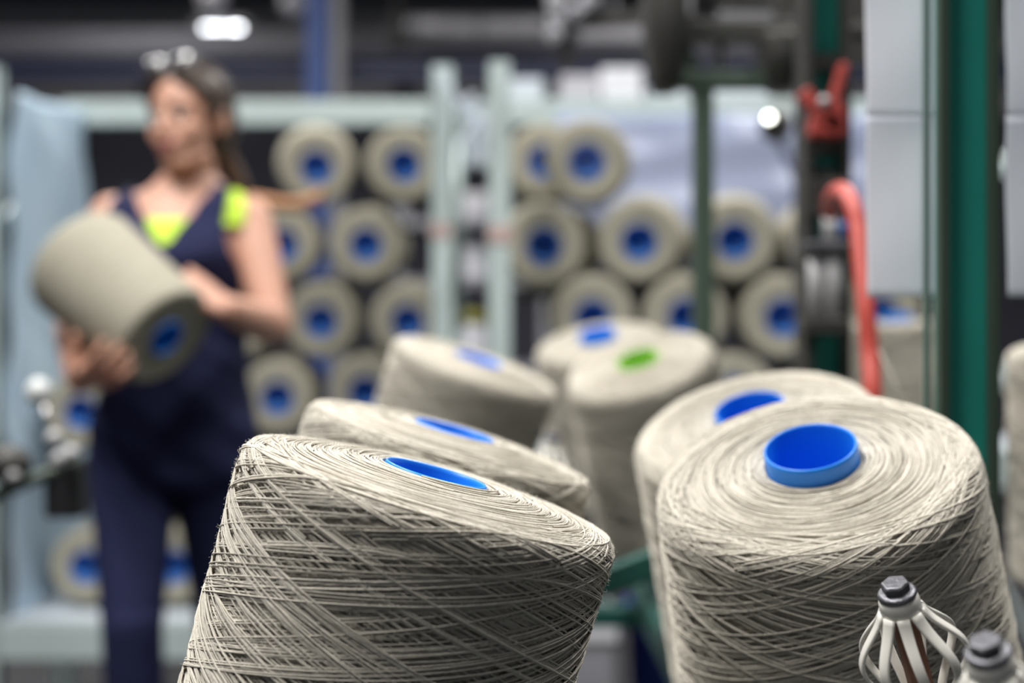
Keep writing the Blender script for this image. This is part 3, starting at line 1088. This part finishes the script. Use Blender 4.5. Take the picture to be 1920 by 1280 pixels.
# second green post with clamp, cylinder
YP = 1.9
xa, xb = P(1507, 0, YP).x, P(1578, 0, YP).x
xm = (xa + xb) / 2
pp = thing('machine_post', 'green post with dark edges and a red clamp, left of the white sheets', 'post', (xm, YP, 0))
MB().box((xm, YP + 0.02, 1.02), (xb - xa - 0.006, 0.03, 2.04)).build('web', M['green'], pp, smooth=False, local=False)
for x in (xa, xb):
    MB().box((x, YP, 1.02), (0.010, 0.07, 2.04)).build('flange', M['dark_metal'], pp, smooth=False, local=False)
for y0, y1 in ((105, 130), (265, 285), (320, 345)):
    c = P(1542, (y0 + y1) / 2, YP - 0.01)
    MB().box((xm, YP - 0.005, c.z), (xb - xa, 0.03, 0.020)).build('cross_plate', M['dark_metal'], pp, smooth=False, local=False)
MB().box((xm, YP + 0.0, 0.005), (0.12, 0.14, 0.01)).build('foot_plate', M['dark_metal'], pp, smooth=False, local=False)
# pneumatic cylinder unit mounted on the post
pc = thing('pneumatic_cylinder', 'steel twin cylinder mounted low on the green post beside the red hose', 'cylinder', (xm, YP - 0.05, 0))
for px_, rr0 in ((1530, 0.011), (1560, 0.013)):
    c0, c1 = P(px_, 605, YP - 0.055), P(px_, 465, YP - 0.055)
    MB().tube([c0, c1], rr0, 18).build('barrel', M['aluminium'], pc, local=False)
c = P(1545, 612, YP - 0.055)
MB().box(c, (0.062, 0.05, 0.022)).build('end_block', M['dark_metal'], pc, local=False, bevel=0.003)
c = P(1545, 462, YP - 0.055)
MB().box(c, (0.058, 0.045, 0.012)).build('end_block', M['dark_steel'], pc, local=False, bevel=0.003)
c0, c1 = P(1557, 455, YP - 0.06), P(1557, 398, YP - 0.06)
MB().tube([c0, c1], 0.010, 14).build('fitting', M['aluminium'], pc, local=False)
MB().box(P(1575, 430, YP - 0.055), (0.012, 0.012, 0.02)).build('hose_clip', M['blue_dull'], pc, local=False)
# dark box above it
c = P(1542, 372, YP - 0.03)
tag(MB().box((xm, YP - 0.03, c.z), (xb - xa + 0.004, 0.03, 0.05)).build('valve_block', M['dark_metal'], bevel=0.003), 'dark valve block on the green post above the steel cylinder', 'valve')
# red clamp
rc = thing('red_clamp', 'red clamp bolted round the green post near the small glowing ball', 'clamp', (xm, YP - 0.03, P(1540, 210, YP).z))
for (p0, p1, wd) in (((1503, 172), (1530, 205), 0.020), ((1582, 120), (1562, 190), 0.012), ((1530, 205), (1570, 240), 0.026), ((1562, 190), (1575, 238), 0.018)):
    MB().bar(P(*p0, YP - 0.055), P(*p1, YP - 0.055), wd, 0.02, up=(0, 1, 0)).build('clamp_arm', M['dull_red'], rc, local=False, bevel=0.003)
c = P(1550, 240, YP - 0.05)
MB().box(c, (0.046, 0.03, 0.024)).build('clamp_jaw', M['dull_red'], rc, local=False, bevel=0.004)
MB().tube([P(1545, 190, YP - 0.09), P(1545, 190, YP - 0.03)], 0.008, 6).build('bolt', M['aluminium'], rc, local=False)

# red hose
hp = [P(1557, 400, 1.80), P(1557, 378, 1.76), P(1565, 362, 1.70), P(1580, 358, 1.62), P(1597, 380, 1.57), P(1609, 430, 1.55), P(1616, 500, 1.53),
      P(1624, 580, 1.51), P(1631, 660, 1.50), P(1636, 740, 1.48), P(1634, 830, 1.48), P(1600, 950, 1.50)]
hp = [np.array(p) for p in hp]
fine = []
for i in range(len(hp) - 1):
    p0, p1, p2, p3 = hp[max(i - 1, 0)], hp[i], hp[i + 1], hp[min(i + 2, len(hp) - 1)]
    for s in np.linspace(0, 1, 8, endpoint=False):
        fine.append(0.5 * ((2 * p1) + (-p0 + p2) * s + (2 * p0 - 5 * p1 + 4 * p2 - p3) * s ** 2 + (-p0 + 3 * p1 - 3 * p2 + p3) * s ** 3))
fine.append(hp[-1])
tag(MB().tube(fine, 0.0098, 16).build('red_hose', M['red']), 'red rubber hose arching from the steel cylinder down behind the yarn cones', 'hose')
# single strand of yarn in the air
a_, b_ = P(1648, 655, 1.42), P(1720, 800, 1.40)
tag(MB().tube([a_, a_.lerp(b_, 0.5) - Vector((0, 0, 0.002)), b_], 0.0007, 6).build('yarn_strand', M['yarn']), 'single pale yarn strand running down right of the red hose', 'yarn strand')

# third, dark olive post with T head, and dark gantry overhead
YG = 2.35
t = thing('gantry_post', 'slim dark olive post with a T head, between the stacked cones', 'post', (P(1318, 0, YG).x, YG, 0))
x3 = P(1318, 0, YG).x
zt = P(0, 152, YG).z
MB().box((x3, YG, zt / 2), (0.033, 0.04, zt)).build('upright', M['dark_green'], t, local=False, bevel=0.003)
MB().box((x3 + 0.025, YG, zt), (0.16, 0.05, 0.026)).build('head_plate', M['dark_green'], t, local=False, bevel=0.003)
MB().box((x3, YG, 0.005), (0.12, 0.12, 0.01)).build('foot_plate', M['dark_metal'], t, local=False, smooth=False)
gt = thing('gantry', 'dark overhead machine gantry with rounded housings at the top of the photo', 'gantry', (x3, YG + 0.03, zt))
a_, b_ = P(1255, 62, YG), P(1510, 62, YG)
MB().bar(a_, b_, 0.05, 0.036).build('cross_beam', M['dark_metal'], gt, local=False, bevel=0.004)
a_, b_ = P(1340, 6, YG + 0.1), P(1510, 6, YG + 0.1)
MB().bar(a_, b_, 0.05, 0.020).build('upper_beam', M['dark_metal'], gt, local=False, bevel=0.004)
a_, b_ = P(1350, 20, YG + 0.3), P(1495, 20, YG + 0.3)
MB().bar(a_, b_, 0.03, 0.024).build('light_rail', M['duct'], gt, local=False, bevel=0.004)


def housing(px0, px1, py0, py1, Yc, depth, name='housing', material=None):
    """rounded gearbox like housing hanging from the beam"""
    a0, b0 = P(px0, py0, Yc), P(px1, py1, Yc)
    w_, h_ = b0.x - a0.x, a0.z - b0.z
    secs = []
    cx, cz = (a0.x + b0.x) / 2, b0.z
    for k in range(9):
        q = k / 8
        s = 0.55 + 0.45 * math.sin(min(q * 1.6, 1) * PI / 2)
        secs.append((cx, Yc, cz + h_ * q, w_ / 2 * s, depth / 2 * s, 3))
    return MB().loft(secs, 28).build(name, material or M['dark_metal'], gt, local=False)


housing(1205, 1290, -40, 172, YG, 0.16)
housing(1420, 1502, 70, 172, YG, 0.14)
housing(1240, 1330, -60, 60, YG + 0.12, 0.12)
MB().bar(P(1290, 20, YG), P(1245, 165, YG), 0.03, 0.03).build('strut', M['dark_metal'], gt, local=False, bevel=0.003)
MB().bar(P(1275, 80, YG), P(1300, 150, YG), 0.02, 0.03).build('strut', M['dark_green'], gt, local=False, bevel=0.003)
MB().bar(P(1350, 80, YG), P(1350, 148, YG), 0.012, 0.03).build('strut', M['dark_metal'], gt, local=False, bevel=0.003)
MB().bar(P(1284, -60, YG - 0.05), P(1284, 30, YG - 0.05), 0.022, 0.02).build('cable_sleeve', M['duct'], gt, local=False, bevel=0.003)
for px_ in (1260, 1470):
    MB().bar(P(px_, 50, YG + 0.02), Vector((P(px_, 0, YG).x, YG + 0.02, 5.0)), 0.03, 0.03).build('hanger', M['dark_metal'], gt, local=False, bevel=0.003)
MB().bar(P(1610, -60, YG), P(1610, 120, YG), 0.05, 0.04).build('side_plate', M['dark_metal'], gt, local=False, bevel=0.003)
a_, b_ = P(1500, 60, YG), P(1625, 60, YG)
MB().bar(a_, b_, 0.05, 0.02).build('cross_beam', M['dark_metal'], gt, local=False, bevel=0.004)
# cluster of guide wheels left of the gantry
gw = thing('guide_wheels', 'cluster of small grey guide wheels hanging left of the dark gantry', 'guide wheels', P(1060, 30, 3.0))
for px_, py_, r_ in ((1045, 8, 0.024), (1045, 40, 0.022), (1040, 68, 0.02), (1105, 5, 0.02), (1080, 25, 0.02)):
    c = P(px_, py_, 3.0)
    MB().lathe([(0.006, -0.012), (r_, -0.012), (r_ * 0.8, 0), (r_, 0.012), (0.006, 0.012)], 22, orient((0.2, 1, 0)), c).build('wheel', M['grey_steel'], gw, local=False)
MB().bar(P(1062, -300, 3.03), P(1062, 130, 3.03), 0.025, 0.02).build('bracket', M['dark_metal'], gw, local=False, bevel=0.003)
MB().bar(P(1030, 45, 3.03), P(1250, 30, 3.03), 0.03, 0.03).build('bracket', M['dark_metal'], gw, local=False, bevel=0.003)
MB().bar(Vector((P(1062, 0, 3.03).x, 3.03, P(0, -290, 3.03).z)), Vector((P(1062, 0, 3.03).x, 3.03, 5.0)), 0.03, 0.03).build('hanger', M['dark_metal'], gw, local=False)

# ------------------------------------------------------------------ low things in the middle and at left
c = P(1312, 1130, 2.95)
t = thing('blue_bin', 'deep blue plastic bin on the floor between the two front yarn cones', 'bin', (c.x, 2.97, 0))
zt = P(0, 1130, 2.95).z
MB().lathe([(0.001, 0.0), (0.13, 0.0), (0.148, zt - 0.02), (0.156, zt - 0.02), (0.156, zt), (0.148, zt), (0.140, zt - 0.03), (0.12, 0.01), (0.001, 0.01)], 40).build('shell', M['blue_bin'], t)
c = P(1138, 1175, 2.95)
t = thing('white_crate', 'pale grey crate left of the deep blue bin', 'crate', (c.x, 3.0, 0))
zt = P(0, 1150, 2.95).z
MB().box((c.x - 0.07, 3.0, zt / 2), (0.17, 0.2, zt)).build('body', M['grey_steel'], t, local=False, bevel=0.01)
MB().box((c.x - 0.07, 3.0, zt - 0.025), (0.18, 0.215, 0.05)).build('rim', M['white_box'], t, local=False, bevel=0.006)
# thread guide arm at the left
ta = thing('thread_guide_stand', 'dark thread guide stand with a curved arm at the left edge', 'stand', (P(118, 0, 2.1).x, 2.1, 0))
xg = P(-70, 0, 2.1).x
MB().tube([(xg, 2.1, 0.0), (xg, 2.1, P(0, 900, 2.1).z)], 0.016, 12).build('post', M['dark_metal'], ta, local=False)
MB().box(P(124, 915, 2.11), (0.055, 0.04, 0.085)).build('tension_block', M['black'], ta, local=False, bevel=0.006)
arc = [P(-70, 948, 2.1), P(0, 925, 2.08), P(60, 898, 2.08), P(110, 880, 2.1), P(150, 862, 2.1)]
MB().tube(arc, 0.010, 12).build('arm', M['dark_green'], ta, local=False)
MB().ellipsoid(P(15, 870, 2.08), (0.034, 0.03, 0.028)).build('tension_housing', M['dark_metal'], ta, local=False)
MB().tube([P(15, 870, 2.08), P(20, 915, 2.08)], 0.012, 10).build('bracket', M['dark_metal'], ta, local=False)
for px_, py_, r_ in ((25, 892, 0.010), (112, 860, 0.013), (100, 820, 0.012), (132, 850, 0.012)):
    MB().ellipsoid(P(px_, py_, 2.06), (r_, r_, r_)).build('eyelet', M['aluminium'], ta, local=False)
MB().ellipsoid(P(72, 735, 2.1), (0.019, 0.019, 0.021)).build('guide_ball', M['ceramic'], ta, local=False)['label'] = 'white ceramic ball'
MB().tube([P(72, 735, 2.1), P(92, 800, 2.1), P(118, 880, 2.1)], 0.005, 8).build('rod', M['steel'], ta, local=False)

# ------------------------------------------------------------------ the woman
YW = 2.93
wo = thing('person', 'woman in navy sleeveless overalls, sunglasses on her head, carrying a big yarn cone', 'person', (-0.69, 2.93, 0))


def W(px, py, Y=YW):
    return P(px, py, Y)


# carried package: frame first, hands go onto it
face_c = P(314, 634, 2.605)
rear_c = P(150, 490, 2.715)
cax = (face_c - rear_c).normalized()
CL = (face_c - rear_c).length
cprof = profile(0.103, 0.115, 0.034, shoulder=0.012, dome=-0.004, h=CL)
ct = thing('yarn_cone', 'yarn cone held in the woman\'s arms, its blue tube facing down right', 'yarn cone', rear_c, Vector((0, 0, 1)).rotation_difference(cax))
MB().lathe(cprof, 72).build('yarn_package', M['wound'], ct)
link('core_tube', tube_mesh('core_tube', 0.035, CL + 0.001, M['blue_plastic'], depth=0.2), ct)

body = MB()
# torso
torso = [(-0.703, 2.955, 0.80, 0.155, 0.105), (-0.703, 2.955, 0.90, 0.158, 0.110), (-0.697, 2.955, 1.00, 0.132, 0.094), (-0.690, 2.955, 1.08, 0.120, 0.088),
         (-0.686, 2.95, 1.17, 0.128, 0.096), (-0.682, 2.945, 1.25, 0.142, 0.104), (-0.680, 2.945, 1.30, 0.150, 0.096), (-0.678, 2.95, 1.345, 0.150, 0.082),
         (-0.675, 2.955, 1.375, 0.118, 0.068), (-0.672, 2.958, 1.40, 0.080, 0.060), (-0.670, 2.958, 1.43, 0.052, 0.054)]
body.loft(torso, 32)
body.capsule((-0.670, 2.96, 1.38), (-0.664, 2.94, 1.48), 0.054, 0.050)
# breasts
for sx in (-0.745, -0.620):
    body.ellipsoid((sx, 2.868, 1.245), (0.058, 0.050, 0.058))
# shoulders and arms
sL, eL, wL = Vector((-0.548, 2.95, 1.330)), P(516, 612, 2.86), P(425, 578, 2.665)
sR, eR, wR = Vector((-0.826, 2.95, 1.332)), P(140, 600, 2.86), P(150, 712, 2.60)
for s in (sL, sR):
    body.capsule(s, Vector((-0.676, 2.955, 1.352)), 0.050, 0.052)
for s, e, wv in ((sL, eL, wL), (sR, eR, wR)):
    body.chain([s, s.lerp(e, 0.4), s.lerp(e, 0.8), e], [0.052, 0.047, 0.040, 0.036], 18)
    body.chain([e, e.lerp(wv, 0.3), e.lerp(wv, 0.7), wv], [0.036, 0.040, 0.032, 0.026], 18)


def hand(mb, wrist, fwd, back, thumb_side, curls, lens=(0.072, 0.080, 0.075, 0.060), spread=0.10, thumb_dir=None):
    """palm of four metacarpals, four fingers of three bones, thumb from the side of the palm.
    back = outward normal of the back of the hand; thumb_side = unit vector towards the thumb"""
    f = Vector(fwd).normalized()
    n = Vector(back)
    n = (n - f * n.dot(f)).normalized()
    s = f.cross(n)
    if s.dot(Vector(thumb_side)) < 0:
        s = -s
    wrist = Vector(wrist)
    offs = (0.027, 0.009, -0.009, -0.026)
    plen = (0.078, 0.081, 0.077, 0.071)
    for k in range(4):
        base = wrist + s * offs[k] * 0.55 + f * 0.006
        kn = wrist + s * offs[k] + f * plen[k]
        mb.capsule(base, kn, 0.0135, 0.0108, 12)
        d = (f + s * spread * (1.2 - 0.8 * k)).normalized()
        p = kn
        rads = (0.0094, 0.0086, 0.0079, 0.0068)
        c = curls[k]
        ang = 0
        for j, frac in enumerate((0.45, 0.31, 0.24)):
            ang += c[j]
            dd = d * math.cos(ang) - n * math.sin(ang)
            p2 = p + dd * lens[k] * frac
            mb.capsule(p, p2, rads[j], rads[j + 1], 12)
            p = p2
    # thumb
    td = Vector(thumb_dir).normalized() if thumb_dir is not None else (f * 0.6 + s * 0.8 - n * 0.25).normalized()
    b0 = wrist + s * 0.016 + f * 0.014 - n * 0.004
    b1 = wrist + s * 0.030 + f * 0.034 - n * 0.006
    b2 = b1 + td * 0.034
    b3 = b2 + (td * 0.9 + f * 0.2).normalized() * 0.028
    mb.chain([b0, b1, b2, b3], [0.0145, 0.0125, 0.0102, 0.0080], 12)


# her left hand: comes from the right, palm on the rim and face of the carried cone
hand(body, wL, Vector((-0.60, -0.25, 0.34)), Vector((0.35, -0.75, 0.75)), Vector((-0.2, 0, 1)),
     [(0.55, 0.6, 0.4), (0.6, 0.65, 0.45), (0.7, 0.7, 0.45), (0.8, 0.75, 0.5)], thumb_dir=Vector((-0.6, 0.2, 0.5)))
# her right hand: under the cone, fingers round its lower side towards the camera
hand(body, wR, Vector((0.62, -0.70, 0.10)), Vector((-0.25, -0.45, -0.85)), Vector((-0.5, -0.3, 0.8)),
     [(0.35, 0.45, 0.3), (0.35, 0.5, 0.35), (0.35, 0.5, 0.35), (0.4, 0.5, 0.4)], spread=0.2, thumb_dir=Vector((0.02, -0.30, 0.95)))
# legs (inside the trousers) and feet
hipR, knR, anR = Vector((-0.785, 2.95, 0.87)), Vector((-0.748, 2.80, 0.52)), Vector((-0.748, 2.86, 0.09))
hipL, knL, anL = Vector((-0.622, 2.96, 0.87)), Vector((-0.602, 2.98, 0.49)), Vector((-0.612, 3.12, 0.10))
for h_, k_, a_ in ((hipR, knR, anR), (hipL, knL, anL)):
    body.chain([h_, h_.lerp(k_, 0.5), k_], [0.080, 0.068, 0.050], 18)
    body.chain([k_, k_.lerp(a_, 0.3), a_], [0.050, 0.050, 0.034], 18)
    body.capsule(a_, a_ + Vector((-0.01, -0.12, -0.05)), 0.034, 0.028)

# head: local frame (face towards -Y), then turned to her right and tilted
hc = Vector((-0.662, 2.915, 1.535))
HR = Matrix.Rotation(R(-24), 3, 'Z') @ Matrix.Rotation(R(-3), 3, 'Y') @ Matrix.Rotation(R(4), 3, 'X')


def hl(x, y, z):
    return hc + HR @ Vector((x, y, z))


body.ellipsoid(hl(0, 0.012, 0.022), (0.072, 0.090, 0.086), HR)
body.ellipsoid(hl(0, -0.028, -0.035), (0.055, 0.054, 0.070), HR)
body.ellipsoid(hl(0, -0.058, -0.088), (0.021, 0.018, 0.017), HR)       # chin
for sx in (-1, 1):
    body.ellipsoid(hl(sx * 0.035, -0.056, -0.028), (0.023, 0.018, 0.024), HR)    # cheek
    body.ellipsoid(hl(sx * 0.030, -0.064, 0.021), (0.024, 0.013, 0.008), HR)     # brow ridge
    body.ellipsoid(hl(sx * 0.074, 0.012, -0.012), (0.008, 0.017, 0.029), HR)     # ear
    body.capsule(hl(sx * 0.045, -0.02, -0.078), hl(sx * 0.018, -0.056, -0.090), 0.014, 0.012)
body.capsule(hl(0, -0.076, 0.012), hl(0, -0.094, -0.024), 0.0085, 0.0105)          # nose bridge
body.ellipsoid(hl(0, -0.094, -0.028), (0.015, 0.011, 0.010), HR)
body.ellipsoid(hl(0, -0.074, -0.056), (0.026, 0.013, 0.014), HR)                    # mouth mound
bo = remesh(body, 'body', M['skin'], wo, 0.0036, 5)
# face details
for sx in (-1, 1):
    MB().ellipsoid(hl(sx * 0.030, -0.073, 0.002), (0.0125, 0.007, 0.006), HR).build('eye', M['eye'], wo, local=False)
    MB().ellipsoid(hl(sx * 0.030, -0.0785, 0.002), (0.0055, 0.0028, 0.0052), HR).build('iris', M['iris'], wo, local=False)
    MB().chain([hl(sx * 0.015, -0.081, 0.023), hl(sx * 0.031, -0.079, 0.027), hl(sx * 0.048, -0.067, 0.021)], [0.0026, 0.0028, 0.0018], 8).build('eyebrow', M['brow'], wo, local=False)
lp = MB()
lp.chain([hl(-0.025, -0.077, -0.054), hl(0, -0.088, -0.055), hl(0.025, -0.077, -0.054)], [0.003, 0.0050, 0.003], 10)
lp.chain([hl(-0.022, -0.078, -0.056), hl(0, -0.087, -0.066), hl(0.022, -0.078, -0.056)], [0.003, 0.0056, 0.003], 10)
remesh(lp, 'lips', M['lip'], wo, 0.0015, 2)
# hair: cap over skull, swept back, ponytail
hr = MB()
hr.ellipsoid(hl(0, 0.026, 0.036), (0.080, 0.094, 0.088), HR)
hr.ellipsoid(hl(0, 0.048, -0.004), (0.074, 0.074, 0.080), HR)
for sx in (-1, 1):
    hr.chain([hl(sx * 0.030, -0.052, 0.082), hl(sx * 0.062, -0.034, 0.050), hl(sx * 0.074, -0.008, 0.008)], [0.018, 0.017, 0.014], 12)
hr.ellipsoid(hl(0.012, 0.108, 0.0), (0.026, 0.026, 0.026), HR)
remesh(hr, 'hair', M['hair'], wo, 0.004, 5)
pn = MB()
pn.chain([hl(0.012, 0.105, 0.0), W(418, 292, 3.02), W(436, 322, 3.03), W(455, 352, 3.03), W(462, 372, 3.03)], [0.020, 0.024, 0.022, 0.016, 0.006], 14)
remesh(pn, 'ponytail', M['pony'], wo, 0.004, 4)


# clothes follow the torso loft
def garment(name, material, grow, keep, thick, zmin=0.0, zmax=2.0):
    seg = 144
    secs = [list(s) for s in torso]
    # resample the loft finely
    zs = np.linspace(max(0.80, zmin), min(1.425, zmax), 128)
    arr = np.array([s[:5] for s in secs])
    v, idx = [], {}
    for i, z in enumerate(zs):
        cx, cy, hw, hd = (np.interp(z, arr[:, 2], arr[:, q]) for q in (0, 1, 3, 4))
        # shoulder yoke: follow the slope from neck to shoulder
        for j in range(seg):
            t_ = 2 * PI * j / seg
            c_, s_ = math.cos(t_), math.sin(t_)
            x = cx + (hw + grow) * math.copysign(abs(c_) ** (2 / 2.2), c_)
            y = cy + (hd + grow) * math.copysign(abs(s_) ** (2 / 2.2), s_)
            # bust
            if y < cy:
                for bx in (-0.745, -0.620):
                    d2 = ((x - bx) / 0.075) ** 2 + ((z - 1.245) / 0.075) ** 2
                    y -= 0.038 * math.exp(-d2 * 1.3)
            y += 0.004 * math.sin(z * 60 + x * 45) * (1 if z < 1.2 else 0.3)
            v.append((x, y, z + (grow * 0.7 if z > 1.34 else 0)))
    f = []
    for i in range(len(zs) - 1):
        for j in range(seg):
            j2 = (j + 1) % seg
            q = (i * seg + j, i * seg + j2, (i + 1) * seg + j2, (i + 1) * seg + j)
            c = np.mean([v[k] for k in q], axis=0)
            if keep(c):
                f.append(q)
    o = MB().add(v, f).build(name, material, wo, local=False)
    bm = bmesh.new()
    bm.from_mesh(o.data)
    bmesh.ops.delete(bm, geom=[vv for vv in bm.verts if not vv.link_faces], context='VERTS')
    for _ in range(14):
        bmesh.ops.smooth_vert(bm, verts=[vv for vv in bm.verts if vv.is_boundary], factor=0.5, use_axis_x=True, use_axis_y=True, use_axis_z=True)
    bm.to_mesh(o.data)
    bm.free()
    sd = o.modifiers.new('thick', 'SOLIDIFY')
    sd.thickness = thick
    sd.offset = 1
    return o


CX = -0.676


def keep_vest(c):
    x, y, z = c[0] - CX, c[1], c[2]
    if y < 2.955:                                   # V neck in front
        vx = -0.014
        half = 0.004 + (z - 1.272) * 0.62
        if z > 1.272 and abs(x - vx) < half:
            return False
    else:
        if z > 1.385 and abs(x) < 0.075:
            return False
    if z > 1.40:
        return False
    if z > 1.20 and (x > 0.103 + max(0, 1.30 - z) * 0.30 or x < -0.146):      # armholes
        return False
    return True


def keep_tank(c):
    x, y, z = c[0] - CX, c[1], c[2]
    if y < 2.955 and z > 1.325 and abs(x) < 0.075:
        return False
    if z > 1.36 and abs(x) < 0.08:
        return False
    if z > 1.392:
        return False
    if x < -0.078 or x > 0.134 or (z < 1.312 and x > 0.098):
        return False
    return True


garment('vest', M['navy'], 0.013, keep_vest, 0.004)
garment('tank_top', M['lime'], 0.005, keep_tank, 0.003, zmin=1.1)
# trousers: pelvis and two legs in one
tr = MB()
tr.loft([(-0.703, 2.955, 0.78, 0.160, 0.112), (-0.703, 2.955, 0.86, 0.172, 0.126), (-0.703, 2.955, 0.93, 0.166, 0.124), (-0.697, 2.955, 1.00, 0.150, 0.114), (-0.692, 2.955, 1.06, 0.139, 0.106)], 32)
for h_, k_, a_ in ((hipR, knR, anR), (hipL, knL, anL)):
    tr.chain([h_ + Vector((0, 0, -0.03)), h_.lerp(k_, 0.5), k_, k_.lerp(a_, 0.5), a_ + Vector((0, 0, 0.03))], [0.092, 0.078, 0.060, 0.058, 0.056], 22)
    for fz in (0.2, 0.35, 0.75):
        p = k_.lerp(a_, fz)
        tr.ellipsoid(p, (0.062, 0.062, 0.012))
    for fz in (0.55, 0.8, 0.95):
        p = h_.lerp(k_, fz)
        tr.ellipsoid(p + Vector((0.004, -0.004, 0)), (0.083 - 0.020 * fz, 0.083 - 0.020 * fz, 0.014))
remesh(tr, 'trousers', M['navy'], wo, 0.006, 5)
for a_ in (anR, anL):
    sh = MB()
    sh.capsule(a_ + Vector((0, 0.015, -0.045)), a_ + Vector((-0.012, -0.14, -0.055)), 0.042, 0.036, 16)
    sh.capsule(a_ + Vector((0, 0.01, 0.01)), a_ + Vector((0, -0.02, -0.04)), 0.042, 0.042, 16)
    sh.capsule(a_ + Vector((0, 0.02, -0.068)), a_ + Vector((-0.012, -0.15, -0.068)), 0.020, 0.020, 16, (2.0, 1.0))
    remesh(sh, 'shoe', M['shoe'], wo, 0.005, 3)
# necklace
nk = MB()
pts = []
for k in range(21):
    q = k / 20
    x = -0.062 + 0.124 * q
    zz = 1.395 - 0.060 * (1 - (2 * q - 1) ** 2)
    pts.append((CX + 0.003 + x, 2.885 - 0.012 * (1 - (2 * q - 1) ** 2) + 0.05 * abs(2 * q - 1) ** 3, zz))
nk.tube(pts, 0.0012, 6)
nko = nk.build('necklace', M['silver'], wo, local=False)
pd = MB().ellipsoid(Vector(pts[10]) + Vector((0, -0.004, -0.010)), (0.009, 0.005, 0.010)).build('pendant', M['silver'], nko, local=False)

# sunglasses pushed up on the hair
sg = thing('sunglasses', 'dark sunglasses pushed up on top of the woman\'s hair', 'sunglasses', hl(0, -0.05, 0.105))
UPR = HR @ Matrix.Rotation(R(-62), 3, 'X')
for sx in (-1, 1):
    c = hl(sx * 0.034, -0.050, 0.110)
    MB().ellipsoid(c, (0.029, 0.012, 0.021), UPR).build('lens', M['lens'], sg, local=False)
    rim = []
    for k in range(25):
        a_ = 2 * PI * k / 24
        rim.append(c + UPR @ Vector((0.031 * math.cos(a_), 0, 0.023 * math.sin(a_))))
    MB().tube(rim, 0.002, 6).build('rim', M['black'], sg, local=False)
    MB().tube([hl(sx * 0.064, -0.046, 0.106), hl(sx * 0.084, -0.010, 0.085), hl(sx * 0.086, 0.04, 0.055)], 0.0028, 6).build('temple', M['black'], sg, local=False)
MB().tube([hl(-0.008, -0.056, 0.114), hl(0, -0.058, 0.118), hl(0.008, -0.056, 0.114)], 0.0025, 6).build('bridge', M['black'], sg, local=False)
